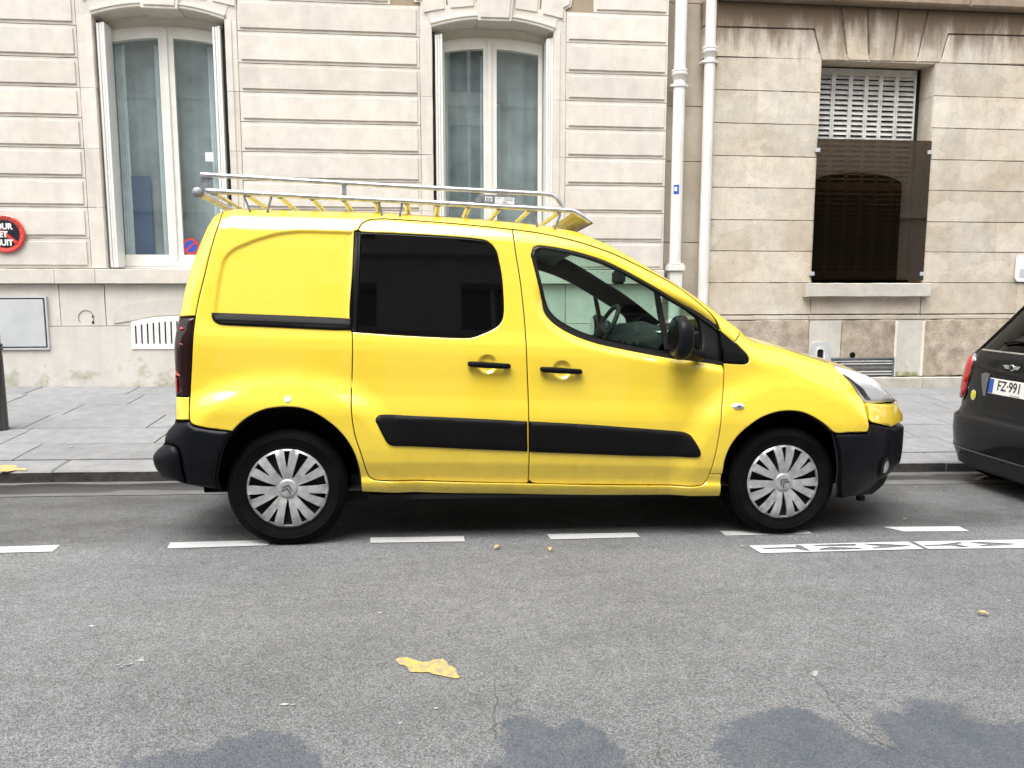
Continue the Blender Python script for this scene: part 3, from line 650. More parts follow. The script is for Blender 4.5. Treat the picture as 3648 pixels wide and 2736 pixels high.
for k, px in ((0, W1), (1, W2)):
    wroot, yw, gz0, azz = window_unit(k, px); x0, x1 = OP[k]
    for s, (r, a, b) in enumerate(SH[k]):
        (xa, _), (xb, _) = xzY(r, [(a, 850 if k == 0 else 1000), (b, 850 if k == 0 else 1000)], YF + .03)
        # a folded shutter pack: three thin louvred leaves side by side
        sh = empty('shutter', parent=wroot); t = (xb - xa) / 3; top = arch_z((x0 + .1) if s == 0 else (x1 - .1), x0, x1, SPR, RISE) - .10
        for q in range(3):
            box('shutter_leaf', (xa + q * t + .001, YF + .03 + .006 * (q % 2), BZ + .225), (xa + (q + 1) * t - .002, YF + .245, top + .006 * q), M['white_paint'], sh, .003)
        box('shutter_gap', (x0 + .001 if s == 0 else xb + .012, YF + .10, BZ + .22), (xa - .012 if s == 0 else x1 - .001, YF + .30, SPR - .02), M['dark_reveal'], wroot)
    obj('pane_fill_cloth', [(x0 + .02 + (x1 - x0 - .04) * i / 60, yw + .17 + .010 * math.sin(i * .9) + .006 * math.sin(i * .37 + k), z) for i in range(61) for z in (BZ + .22, BZ + 2.84)], [(2 * i, 2 * i + 2, 2 * i + 3, 2 * i + 1) for i in range(60)], M['pane_fill'], wroot, smooth=True)  # full-width cloth added behind the glass to imitate the panes' light gradient
    # room behind the glass
    X0, X1, Y0, Y1, Z0, Z1 = x0 - .6, x1 + .6, yw + .10, yw + 1.7, BZ - .3, BZ + 3.3
    obj('room', [(X0, Y0, Z0), (X1, Y0, Z0), (X1, Y1, Z0), (X0, Y1, Z0), (X0, Y0, Z1), (X1, Y0, Z1), (X1, Y1, Z1), (X0, Y1, Z1)],
        [(0, 1, 2, 3), (7, 6, 5, 4), (3, 2, 6, 7), (0, 3, 7, 4), (2, 1, 5, 6)], M['room'], wroot)
    def curtain(a, b, z0, z1, y, amp, m=M['curtain']):
        nn = 40; V = []
        for i in range(nn + 1):
            x = a + (b - a) * i / nn; V += [(x, y + amp * math.sin(i * 1.3) + amp * .5 * math.sin(i * .47), z) for z in (z0, z1)]
        obj('curtain', V, [(2 * i, 2 * i + 2, 2 * i + 3, 2 * i + 1) for i in range(nn)], m, wroot, smooth=True)
    if k == 0:
        (a, _), (b, _) = xzY('r0', [(990, 900), (1095, 900)], yw + .13); curtain(a - .1, b, BZ + .25, BZ + 2.75, yw + .14, .015)
        (a, _), (b, _) = xzY('r0', [(1350, 900), (1388, 900)], yw + .13); curtain(a, b + .08, BZ + .25, BZ + 2.75, yw + .14, .012)
        (a, _), (b, _) = xzY('r0', [(1808, 900), (1860, 900)], yw + .13); curtain(a, b + .1, BZ + .25, BZ + 2.75, yw + .14, .012)
        (a, za), (b, zb) = xzY('r6', [(1130, -140), (1335, 535)], yw + .15); box('panelled_door', (a, yw + .148, BZ + .22), (b, yw + .152, za), M['room_blue'], wroot)
        box('bounce_board', (x0 - .2, yw + .42, BZ - .3), (x1 + .3, yw + .46, BZ + 1.30), M['curtain'], wroot)  # pale board added behind the glass to brighten the lower panes
    else:
        (a, _), (b, _) = xzY('r2', [(330, 1000), (352, 1000)], yw + .13); curtain(a - .1, b, BZ + .25, BZ + 2.75, yw + .14, .012)
        (a, _), (b, _) = xzY('r2', [(632, 1000), (660, 1000)], yw + .13); curtain(a, b + .05, BZ + .25, BZ + 2.75, yw + .14, .012)
        (a, _), (b, _) = xzY('r2', [(775, 1000), (808, 1000)], yw + .13); curtain(a, b, BZ + .25, BZ + 2.2, yw + .14, .012)
        (a, _), (b, _) = xzY('r2', [(980, 1000), (1075, 1000)], yw + .4); curtain(a, b, BZ + .25, BZ + 2.75, yw + .42, .02)
        box('bounce_board', (x0 - .2, yw + .60, BZ - .3), (x1 + .3, yw + .64, BZ + 1.15), M['curtain'], wroot)  # second added board, bounces daylight back through the panes
# window ledge band and plinth of the cream house
lx = [-7.6] + [xzY('r6', [(q, 730)], YF)[0][0] for q in (490, 840)] + [-1.9, -.6, .7, 2.0, 2.905]
for a, b in zip(lx[:-1], lx[1:]):
    block(rect(a, b, BZ + .042, BZ + .207), M['stone_a'], HA, [(.001, YF + .30), (.001, YF - .055), (.006, YF - .062)], name='ledge_stone')
pxs = [-7.6, -5.6] + [xzY('r6', [(q, 900)], YF)[0][0] for q in (512, 905)] + [-2.2, -.9, .4, 1.7, 2.905]
zpl = BZ + xzY('r6', [(700, 1160)], YF)[0][1] - CZ
for a, b in zip(pxs[:-1], pxs[1:]):
    block(rect(a, b, zpl, BZ + .040), M['stone_plinth'], HA, FLAT(YF, .002), name='plinth_stone')
box('plinth_render', (-7.6, YF - .014, BASEZ), (2.905, YF + .4, zpl - .002), M['stone_plinth'], HA, .006)
# arched air vent with upright slots
gv_ = xzY('r6', [(1132, 1120), (1240, 1095), (1350, 1078), (1460, 1070), (1580, 1068), (1700, 1070), (1810, 1080), (1920, 1098), (2020, 1120), (2020, 1357), (1140, 1357)], YF - .02)
slots = []
for q in range(17):
    xx = 1172 + q * 51.0; top = 1118 + abs(q - 8) ** 2 * .62
    slots.append(xzY('r6', [(xx - 7, top), (xx, top - 6), (xx + 7, top), (xx + 14, 1308), (xx + 7, 1316), (xx, 1308)], YF - .02))
vent = empty('vent_grille', parent=HA); vent['label'] = 'white arched vent with upright black slots'
def plate(name, loops, y, th, m, parent):
    loops = [ccw(np.array(l)) for l in loops]; vo, fo = tri_fill(loops); V = [(p[0], y, p[1]) for p in vo]; F = [tuple(q) for q in fo]
    for L in loops:
        o = len(V); n = len(L); V += [(p[0], y, p[1]) for p in L] + [(p[0], y + th, p[1]) for p in L]
        F += [(o + i, o + n + i, o + n + (i + 1) % n, o + (i + 1) % n) for i in range(n)]
    return obj(name, V, F, m, parent)
plate('grille_plate', [gv_] + slots, YF - .024, .022, M['white_paint'], vent)
obj('grille_void', [(gv_[-1][0] + .01, YF - .0165, gv_[-1][1] + .01), (gv_[-2][0] - .01, YF - .0165, gv_[-1][1] + .01), (gv_[-2][0] - .01, YF - .0165, gv_[0][1] - .01), (gv_[0][0] + .01, YF - .0165, gv_[0][1] - .01)], [(0, 1, 2, 3)], M['black'], vent)
plate('relieving_arch', [xzY('r6', [(985, 1135), (990, 1040), (1080, 985), (1200, 955), (1350, 935), (1580, 928), (1800, 940), (2000, 975), (2120, 1030), (2150, 1135), (2030, 1130), (1900, 1085), (1580, 1058), (1350, 1068), (1130, 1112)], YF)], YF - .012, .02, M['stone_plinth'], HA)
cc = xzY('r6', [(745, 1085)], YF)[0]; cr = .082
tube('filled_ring', [(cc[0] + cr * math.cos(a), YF - .002, cc[1] + cr * math.sin(a)) for a in np.linspace(-.55, PI + .6, 30)], .005, M['stone_a_joint'], HA, 6)
for q in ((805, 1078), (805, 1128)):
    p = xzY('r6', [q], YF)[0]; box('fixing_hole', (p[0] - .012, YF - .003, p[1] - .014), (p[0] + .012, YF + .01, p[1] + .014), M['dark_reveal'], HA)
box('upper_wall', (-14, YF + .02, BZ + 4.2), (2.905, YF + .5, 10.5), M['stone_a'], HA)
box('side_wall', (-30, YF + .02, BASEZ), (-7.62, YF + .5, 10.4), M['stone_a'], HA)

# recessed strip between the houses
for a, b in ((-1.6, -.2), (-.2, .55), (.55, 1.52), (1.52, 2.17), (2.17, 3.35), (3.35, 4.6)):
    block(rect(2.90, 3.62, BZ + a, BZ + b), M['strip'], HB, FLAT(YF + .13, .004), name='recess_stone')
box('recess_bed', (2.88, YF + .138, BASEZ), (3.7, YF + .5, BZ + 4.5), M['stone_a_joint'], HB)

# brown house: courses with single joints
zb = [v + BZ for v in (-.335, .06, .445, .82, 1.205, 1.58, 1.962, 2.345, 2.735)]
WX0, WX1 = 4.812, 6.285; RX0, RX1 = 3.475, 12.0
box('joint_bed', (RX0 + .004, YF + .018, BASEZ), (WX0 - .003, YF + .5, BZ + 4.5), M['mortar'], HB)
box('joint_bed', (WX1 + .003, YF + .018, BASEZ), (RX1, YF + .5, BZ + 4.5), M['mortar'], HB)
box('joint_bed', (WX0 - .003, YF + .018, BASEZ), (WX1 + .003, YF + .5, BZ - .02), M['mortar'], HB)
box('joint_bed', (WX0 - .003, YF + .018, BZ + 2.75), (WX1 + .003, YF + .5, BZ + 4.5), M['mortar'], HB)
BST = [(.005, YF + .10), (.005, YF + .0015), (.0062, YF)]
B_LV = [(.006, YF + .10), (.006, YF + .007), (.009, YF + .001), (.013, YF)]
spl = [4.05, 4.28, 4.02, 4.03, 3.92, 4.02, 4.02, 4.02]
for i, (a, b) in enumerate(zip(zb[:-1], zb[1:])):
    xs = [RX0, spl[i], WX0]
    for u, w in zip(xs[:-1], xs[1:]): block(rect(u - .0049, w + (.0049 if w < WX0 else 0), a, b), M['stone_b'], HB, BST)
    xr = [WX1, 6.75 + .25 * ((i * 37) % 5) / 2, 7.6 + .3 * ((i * 23) % 4) / 2, 8.9, 10.4, RX1]
    for u, w in zip(xr[:-1], xr[1:]): block(rect(u - (.0049 if u > WX1 else 0), w + .0049, a, b), M['stone_b'], HB, BST)
block(rect(WX0, WX1, zb[0], BZ + .02), M['stone_b'], HB, [(.005, YF + .10), (.005, YF + .006), (.010, YF)])
# chipped arris strips at the opening, flat arch of voussoirs, string course
r4 = lambda p: xzY('r4', p, YF)
TOPZ = BZ + 3.345
def vt(p): return [(a, min(b, TOPZ)) for a, b in r4(p)]
VP = [[(-560, 500), (-560, 230), (398, 256), (462, 520)], [(-560, 226), (-560, -60), (622, -60), (690, 524), (466, 521), (402, 250)], [(642, -60), (862, -60), (872, 526), (694, 522)], [(874, -60), (1135, -60), (1078, 530), (880, 526)], [(1142, -60), (1392, -60), (1284, 534), (1086, 530)],
      [(1398, -60), (3200, -60), (3200, 330), (1558, 292), (1488, 540), (1290, 536)], [(1562, 298), (3200, 336), (3200, 580), (1492, 544)]]
for P in VP: block(vt(P), M['stone_b'], HB, [(.005, YF + .10), (.005, YF + .006), (.010, YF)], name='voussoir')
for a, b in ((RX0, 4.9), (4.9, 6.6), (6.6, 8.3), (8.3, 10.2), (10.2, RX1)):
    block(rect(a, b, TOPZ + .012, TOPZ + .30), M['stone_dark'], HB, [(.001, YF + .1), (.001, YF - .12), (.02, YF - .14)], name='string_course_stone')
box('upper_wall', (2.9, YF + .02, BZ + 4.2), (30, YF + .5, 10.5), M['stone_b'], HB)
box('side_wall', (RX1, YF + .02, BASEZ), (30, YF + .5, 10.4), M['stone_b'], HB)
# string line and rough plinth
for a, b in ((RX0, 4.79), (4.79, 6.28), (6.28, 8.2), (8.2, 10), (10, RX1)):
    block(rect(a, b, BZ - .400, BZ - .345), M['stone_b'], HB, [(.002, YF + .1), (.002, YF - .004), (.006, YF - .012)], name='string_stone')
px5 = [RX0] + [xzY('r5', [(q, 1450)], YF)[0][0] for q in (352, 632, 1098, 1332)] + [7.9, 9.6, RX1]
mm = ['stone_b_rough', 'stone_b_pale', 'stone_b_rough', 'stone_b_pale', 'stone_b_rough', 'stone_b_rough', 'stone_b_rough']
basez = BZ - 1.13
for i, (a, b) in enumerate(zip(px5[:-1], px5[1:])):
    block(rect(a, b, basez, BZ - .402), M[mm[i]], HB, [(.004, YF + .1), (.004, YF - .008), (.014, YF - .014)] if 'rough' in mm[i] else [(.004, YF + .1), (.004, YF - .002), (.008, YF - .004)], name='plinth_stone', jit=.004 if 'rough' in mm[i] else .001)
for q in (1098, 1332):
    xx = xzY('r5', [(q, 1500)], YF)[0][0]; block(rect(xx - .017, xx + .017, basez, BZ - .42), M['stone_a'], HB, [(.001, YF + .05), (.001, YF - .014), (.004, YF - .018)], name='mortar_joint', jit=.003)
for a, b in ((RX0, 5.0), (5.0, 6.35), (6.35, 7.9), (7.9, RX1)):
    block([(a, BASEZ), (b, BASEZ), (b, basez - .004 - .010 * (b - 5.9)), (a, basez - .004 - .010 * (a - 5.9))], M['stone_base'], HB, [(.002, YF + .1), (.002, YF - .045), (.012, YF - .055)], name='base_course_stone', jit=.003)
# the shuttered window
WB = empty('window', parent=HB); WB['label'] = 'closed louvred shutters behind a brown tinted sheet'
ys = YF + .24
for a, b in ((WX0 - .002, WX0 + .003), (WX1 - .003, WX1 + .002)):
    pass
for z0, z1 in zip([BZ + .06, BZ + .82, BZ + 1.58, BZ + 2.345], [BZ + .815, BZ + 1.575, BZ + 2.34, BZ + 2.735]):
    box('reveal_stone', (WX0 - .30, YF + .012, z0), (WX0 + .004, YF + .45, z1), M['stone_b'], HB)
    box('reveal_stone', (WX1 - .004, YF + .012, z0), (WX1 + .30, YF + .45, z1), M['stone_b'], HB)
box('lintel_soffit', (WX0 - .1, YF + .012, BZ + 2.722), (WX1 + .1, YF + .45, BZ + 2.80), M['stone_b'], HB)
sx = [xzY('r4', [(q, 900)], ys)[0][0] for q in (448, 560, 710, 845, 970, 1108, 1275)]
zt_, zb_ = BZ + 2.70, BZ + .12
for i, (a, b) in enumerate(zip(sx[:-1], sx[1:])):
    leaf = empty('shutter_leaf', parent=WB)
    a2 = a + (.0 if i else -.05); st = .026
    bm = bmesh.new(); add_box(bm, (a2, ys, zb_), (a2 + st, ys + .035, zt_), .003); add_box(bm, (b - st, ys, zb_), (b - .002, ys + .035, zt_), .003)
    add_box(bm, (a2 + st, ys + .003, zt_ - .08), (b - st, ys + .032, zt_)); add_box(bm, (a2 + st, ys + .003, zb_), (b - st, ys + .032, zb_ + .1)); zmid = BZ + 1.27
    add_box(bm, (a2 + st, ys + .003, zmid - .05), (b - st, ys + .032, zmid + .05))
    bobj('stile_frame', bm, M['white_paint_dirty'], leaf); z = zt_ - .10; prev = None
    while z > zb_ + .12:
        if abs(z - zmid) > .08:
            bm = bmesh.new(); add_box(bm, (a2 + st + .001, -.004, -.028), (b - st - .001, .004, .0285), 0, Matrix.Translation((0, ys + .016, z)) @ Matrix.Rotation(-.56, 4, 'X')); bobj('slat', bm, M['shutter_grey'], leaf)
        z -= .0615
    if z > 5: pass
box('void', (WX0 - .1, ys + .05, BZ - .1), (WX1 + .1, ys + .10, BZ + 2.8), M['black'], WB)
for q in (1390,):
    pass
pl = xzY('r5', [(412, 0), (372, 1012), (1325, 1005), (1385, -105)], YF - .01); pl_top = BZ + xzY('r4', [(900, 1206)], YF - .01)[0][1] - CZ
px0, px1 = WX0 - .015, WX1 + .0
box('acrylic_sheet', (px0, YF - .016, BZ + .095), (px1, YF - .010, pl_top), M['plexi'], WB)
for cx in (px0 + .005, px1 - .02):
    for cz in (BZ + .17, pl_top - .14): box('clip', (cx - .03, YF - .028, cz - .025), (cx + .03, YF + .004, cz + .025), M['metal_grey'], WB, .004)
s5 = xzY('r5', [(320, 1025), (1395, 1130)], YF - .06)
block(rect(s5[0][0], s5[1][0], BZ - .115, BZ + .055), M['stone_b_pale'], HB, [(.001, YF + .2), (.001, YF - .085), (.008, YF - .095)], name='window_sill', jit=.002)
# slatted vent low in the wall
vg = xzY('V', [(-60, 590), (845, 925)], YF); vz1, vz0 = vg[0][1], vg[1][1]; vx0, vx1 = vg[0][0] - .10, vg[1][0]
vb = empty('vent_grille', parent=HB); vb['label'] = 'slate grey vent with flat horizontal louvres'
bm = bmesh.new()
for a, b in (((vx0, vz0), (vx1, vz0 + .02)), ((vx0, vz1 - .022), (vx1, vz1)), ((vx0, vz0 + .021), (vx0 + .025, vz1 - .023)), ((vx1 - .03, vz0 + .021), (vx1, vz1 - .023)), ((vx0 + .026, (vz0 + vz1) / 2 - .014), (vx1 - .031, (vz0 + vz1) / 2 + .014))): add_box(bm, (a[0], YF - .035, a[1]), (b[0], YF + .02, b[1]), .003)
bobj('grille_frame', bm, M['metal_slate'], vb); box('grille_void', (vx0, YF - .012, vz0), (vx1, YF - .008, vz1), M['black'], vb)
hh = (vz1 - vz0)
for f in (.14, .27, .66, .79): 
    z = vz0 + hh * f + .01; bm = bmesh.new(); add_box(bm, (vx0 + .02, -.010, -.004), (vx1 - .03, .010, .006), 0, Matrix.Translation((0, YF - .024, z)) @ Matrix.Rotation(.4, 4, 'X')); bobj('louvre', bm, M['metal_grey'], vb)

# opposite side of the street, seen only as reflections
OY = -4.2; HO = empty('stone_house', (0, OY, 0), 'stone house across the street seen only mirrored in the windows', 'house')
wx = [c for c in (-14.2 + 2.6 * i for i in range(14)) if not (-9.2 < c < -4.6 or 10.3 < c < 16)]; oh = 9.2; gz = road_z(0, -2.6) + .1
def opp_floor(z0, z1, w0, w1, ww):
    xs = [-30]
    for c in wx: xs += [c - ww / 2, c + ww / 2]
    xs.append(30)
    for i in range(0, len(xs), 2): box('pier', (xs[i], OY - .4, z0), (xs[i + 1], OY, z1), M['render_a'], HO)
    for c in wx:
        box('spandrel', (c - ww / 2, OY - .4, z0), (c + ww / 2, OY - .02, w0), M['render_a'], HO); box('lintel', (c - ww / 2, OY - .4, w1), (c + ww / 2, OY - .02, z1), M['render_a'], HO)
        if w0 > z0 + .3 or c < 11 or c > 14: box('window_glass', (c - ww / 2, OY - .32, w0), (c + ww / 2, OY - .26, w1), M['opp_glass'], HO)
        box('window_bar', (c - .04, OY - .26, w0), (c + .04, OY - .22, w1), M['white_paint'], HO)
opp_floor(-.8, 3.5, .9, 3.05, 1.25); opp_floor(3.62, 6.6, 3.9, 6.1, 1.15); opp_floor(6.72, oh, 7.0, 9.0, 1.1)
for z in (3.5, 6.6, oh): box('cornice', (-30, OY - .4, z), (30, OY + .12, z + .12), M['render_a'], HO)
dp = [(11.5, -.6), (14.35, -.6), (14.35, 4.45)] + [(12.925 + 1.425 * math.cos(a), 4.45 + .35 * math.sin(a)) for a in np.linspace(0, PI, 14)[1:-1]] + [(11.5, 4.45)]
V = [(a, OY + .24, b) for a, b in dp] + [(a, OY - .1, b) for a, b in dp]; n = len(dp)
obj('carriage_door', V, [tuple(range(n))[::-1]] + [(i, (i + 1) % n, n + (i + 1) % n, n + i) for i in range(n)], mat('dark door paint', (.016, .015, .013), .4), HO)

# ------------------------------------------------------------------ things on the walls
def pipe(xc, collars, lab, r, base=None, sticker=None):
    P = empty('drainpipe', (xc, YF - .02, 0), lab, 'drainpipe', 'white drainpipes between the two houses'); yc = 0.0
    z0 = float(pave_z(xc, YF)) - .01; prof = []
    lathe('pipe', [(r, z0), (r, 5.0)], M['pipe_white'], P, 28)
    for cz, bracket in collars:
        lathe('collar', [(r - .002, cz - .05), (r + .006, cz - .04), (r + .016, cz + .005), (r + .024, cz + .012), (r + .026, cz + .03), (r + .02, cz + .036), (r + .02, cz + .05), (r + .026, cz + .056), (r + .024, cz + .07), (r - .002, cz + .075)], M['pipe_white'], P, 28)
        bz = cz + bracket; b = empty('bracket', parent=P)
        lathe('strap', [(r - .002, bz - .018), (r + .012, bz - .018), (r + .012, bz + .018), (r - .002, bz + .018)], M['pipe_white'], b, 28)
        for s in (-1, 1): box('bracket_lug', (s * (r + .018) - .018, -.02, bz - .016), (s * (r + .018) + .018, .10, bz + .016), M['pipe_white'], b, .006)
    if base: 
        bz = base; bm = bmesh.new()
        for a, c, d in ((r + .005, bz - .30, bz - .02), (r + .03, bz - .018, bz + .055), (r + .016, bz + .055, bz + .075)): add_box(bm, (-a, -a, c), (a, .1, d), .008)
        bobj('square_shoe', bm, M['pipe_white'], P, True, 40)
    if sticker:
        v = [(r + .0015) * math.sin(t) for t in np.linspace(-.85, .05, 7)]; w = [-(r + .0015) * math.cos(t) for t in np.linspace(-.85, .05, 7)]
        V = [(a, b, z) for a, b in zip(v, w) for z in (sticker - .055, sticker + .055)]
        obj('sticker', V, [(2 * i, 2 * i + 2, 2 * i + 3, 2 * i + 1) for i in range(6)], M['sign_blue'], P)
        V = [(a * 1.02, b * 1.02, z) for a, b in list(zip(v, w))[1:5] for z in (sticker - .018, sticker + .03)]
        obj('sticker_print', V, [(2 * i, 2 * i + 2, 2 * i + 3, 2 * i + 1) for i in range(3)], M['white'], P)
    return P
p1c = BZ + xzY('r3', [(530, 665)], YF)[0][1] - CZ; p1b = xzY('P', [(160, 1445)], YF)[0][1]; st = xzY('P', [(178, 425)], YF)[0][1]
pipe(3.045, [(p1c, -.105)], 'white drainpipe with a blue sticker, the one beside the cream house', .070, base=p1b, sticker=st)
p2c = xzY('r3', [(795, 470)], YF)[0][1]; pipe(3.408, [(p2c, -.09)], 'white drainpipe with rust marks, the one beside the brown house', .064)
# round no-stopping sign
sc_ = xzY('r6', [(48, 362)], YF - .03)[0]; SR = .207
SG = empty('no_parking_sign', (sc_[0], YF - .03, sc_[1]), 'round red and black enamel sign on the cream wall reading jour et nuit', 'sign')
lathe('rim', [(.0, .0), (SR - .006, .0), (SR, -.004), (SR, -.012), (SR - .012, -.02), (SR - .035, -.016), (SR - .055, -.010), (.0, -.010)], M['sign_red'], SG, 48, 'y')
lathe('disc', [(0, -.0125), (SR - .056, -.0125), (SR - .052, -.008)], M['sign_navy'], SG, 48, 'y')
bm = bmesh.new(); add_box(bm, (-SR + .05, -.0165, -.018), (SR - .05, -.0128, .018), 0, Matrix.Rotation(.69, 4, 'Y')); bobj('slash', bm, M['sign_red'], SG)
for q in range(16):
    a = q * PI / 8 + .2; lathe('rim_bead', [(.0, -.006), (.006, -.004), (.009, 0)], M['sign_red'], SG, 8, 'y', ((SR - .03) * math.cos(a), -.016, (SR - .03) * math.sin(a)))
for s, z in (('JOUR', .078), ('ET', -.008), ('NUIT', -.098)):
    text('lettering', s, .088, Matrix.Translation((-.015, -.0185, z)) @ FACEM, M['white'], SG, bold=.004, sx=.92)
# little no-parking sticker inside the window, and a paper label above it
s2 = xzY('r6', [(1648, 470)], YF + .27)[0]; R2 = .095
S2 = empty('no_parking_sticker', (s2[0], YF + .275, s2[1]), 'small round red and blue no parking sticker on the window pane', 'sticker')
lathe('red_ring', [(0, 0), (R2, 0), (R2, -.002), (0, -.002)], M['sign_red'], S2, 32, 'y'); lathe('blue_disc', [(0, -.0022), (R2 * .74, -.0022), (R2 * .74, -.0035), (0, -.0035)], M['sign_blue'], S2, 32, 'y')
bm = bmesh.new(); add_box(bm, (-R2 * .75, -.0055, -.009), (R2 * .75, -.0037, .009), 0, Matrix.Rotation(-.69, 4, 'Y')); bobj('slash', bm, M['sign_red'], S2)
s3 = xzY('r0', [(1772, 1315), (1846, 1395)], YF + .27)
tag(box('paper_label', (s3[0][0], YF + .272, s3[1][1]), (s3[1][0], YF + .2745, s3[0][1]), M['white']), 'small white paper label stuck inside the left window', 'label')
# meter cabinet on the cream house
mc = xzY('r6', [(-60, 900), (432, 1362)], YF - .03)
MC = empty('meter_cabinet', ((mc[0][0] + mc[1][0]) / 2, YF, mc[1][1]), 'pale grey metal meter cabinet with a flat door on the cream wall', 'cabinet'); w2 = (mc[1][0] - mc[0][0]) / 2; hC = mc[0][1] - mc[1][1]
bm = bmesh.new()
for a, b in (((-w2 - .18, 0), (w2, .022)), ((-w2 - .18, hC - .022), (w2, hC)), ((w2 - .02, .0225), (w2, hC - .0225))): add_box(bm, (a[0], -.035, a[1]), (b[0], .05, b[1]), .002)
bobj('frame', bm, M['metal_grey'], MC); box('door', (-w2 - .18, -.04, .035), (w2 - .034, -.02, hC - .035), M['metal_grey'], MC, .004); box('gap', (-w2 - .17, -.018, .02), (w2 - .02, .03, hC - .02), M['black'], MC)
# small opened meter housing on the brown house
mh = xzY('r5', [(385, 1500), (528, 1650)], YF - .02); MH = empty('socket_box', (mh[0][0], YF - .012, mh[1][1]), 'small grey broken socket box set in the brown house plinth', 'box'); mw, mz = mh[1][0] - mh[0][0], mh[0][1] - mh[1][1]
def rr(x0, x1, z0, z1, r, n=6): return [(c[0] + r * math.cos(a), c[1] + r * math.sin(a)) for c, s in (((x0 + r, z0 + r), PI), ((x1 - r, z0 + r), 1.5 * PI), ((x1 - r, z1 - r), 0), ((x0 + r, z1 - r), PI / 2)) for a in np.linspace(s, s + PI / 2, n)]
plate('cover', [rr(0, mw, -.14, mz, .05), rr(.06, mw - .08, -.08, mz - .09, .03)], -.012, .02, M['metal_grey'], MH)
plate('inner_rim', [rr(.045, mw - .06, -.095, mz - .06, .06), rr(.062, mw - .082, -.078, mz - .092, .03)], -.02, .01, M['white_paint_dirty'], MH)
box('void', (.03, .006, -.10), (mw - .05, .009, mz - .05), M['black'], MH); box('broken_insert', (.08, -.004, -.05), (mw - .12, .004, .02), M['white_paint_dirty'], MH)
hl = xzY('V', [(160, 540)], YF)[0]; lathe('black_plug', [(0, -.03), (.03, -.028), (.035, -.016), (.035, .0)], M['black_plastic'], HB, 16, 'y', (hl[0], YF - .01, hl[1]))
# white sign at the far right edge
ws = xzY('r5', [(2150, 745), (2212, 978)], YF - .03)
WS = empty('wall_sign', (ws[0][0], YF - .02, ws[1][1]), 'white rounded sign plate on the brown wall at the right edge', 'sign'); plate('plate', [rr(0, .42, 0, ws[0][1] - ws[1][1], .06)], -.01, .012, M['white'], WS); plate('grey_print', [rr(.055, .36, .05, ws[0][1] - ws[1][1] - .18, .008, 2)], -.0125, .002, M['metal_grey'], WS)
# bollard at the left edge
bq = onF((6, 1529), pave_z); BO = empty('bollard', tuple(map(float, bq)), 'black cast iron bollard on the pavement at the left edge', 'bollard')
lathe('post', [(0, -.01), (.062, -.01), (.062, .012), (.056, .02), (.052, .60), (.050, .69)], M['black_iron'], BO, 24)
lathe('ring', [(.05, .69), (.058, .695), (.060, .705), (.052, .715), (.052, .722), (.060, .732), (.060, .742), (.050, .752)], M['black_iron'], BO, 24)
lathe('upper_post', [(.043, .752), (.041, 1.08), (.048, 1.09), (.048, 1.11), (.030, 1.12), (.046, 1.15), (.050, 1.18), (.042, 1.215), (.02, 1.235), (0, 1.24)], M['black_iron'], BO, 24)
reparent(HA); reparent(HB); reparent(HO)

# ================================================================== THE VAN
ROLL = .03
ex = Vector((1, 0, -SLOPE)).normalized(); ey = Vector((0, 1, -ROLL)); ey = (ey - ex * ey.dot(ex)).normalized(); ez = ex.cross(ey)
VM = Matrix((( *[ex[i] if k == 0 else ey[i] if k == 1 else ez[i] for k in range(3)], 0) for i in range(3))).to_4x4() if False else Matrix(((ex[0], ey[0], ez[0], XR), (ex[1], ey[1], ez[1], YV), (ex[2], ey[2], ez[2], float(road_z(XR, YV))), (0, 0, 0, 1)))
VI = VM.inverted(); CL = np.array(VI @ Vector(CAMP)); R3 = np.array(VI.to_3x3())
VAN = empty('delivery_van', label='yellow panel van with black rub strips parked at the kerb', cat='van'); VAN.matrix_world = VM
YC = .875; WB_ = 2.728
# plan line of the near side: straight flank, then round the nose to the centre line
pl_ = [(-1.2 + .01 * i, 0.0) for i in range(int((2.96 + 1.2) / .01))]; NX0, NA, NB, NN = 2.96, .735, YC, 2.35
pl_ += [(NX0 + NA * math.sin(t) ** (2 / NN), NB - NB * math.cos(t) ** (2 / NN)) for t in np.linspace(0.001, PI / 2 - .001, 160)]
pl_ = np.array(pl_); sl = np.concatenate([[0], np.cumsum(np.linalg.norm(np.diff(pl_, axis=0), axis=1))]); SS = np.arange(0, sl[-1], .004)
PXs, PYs = np.interp(SS, sl, pl_[:, 0]), np.interp(SS, sl, pl_[:, 1]); TX, TY = np.gradient(PXs), np.gradient(PYs); q = np.hypot(TX, TY); TX, TY = TX / q, TY / q
SS = SS - 1.2; SMAX = float(SS[-1])
_z = np.arange(0, 2.2, .002)
_t = np.interp(_z, [.15, .24, .28, .31, .335, .36, .40, .45, .52, .60, .70, .74, .80, .88, .96, 1.03, 1.08, 1.112, 1.16, 1.64, 1.72, 2.0],
               [.10, .050, .020, .0, -.008, -.010, -.022, -.038, -.044, -.045, -.044, -.039, -.028, -.021, -.018, -.014, -.006, .004, .018, .125, .150, .25])
_k = np.exp(-np.linspace(-3, 3, 25) ** 2 / 2); _k /= _k.sum(); _tp = np.pad(_t, 12, mode='edge'); YBT = np.convolve(_tp, _k, 'valid')
def sstep(a, b, x): t = np.clip((x - a) / (b - a), 0, 1); return t * t * (3 - 2 * t)
EDGE = None; EW = None; EC = None; RECESS = None; CUPS = []
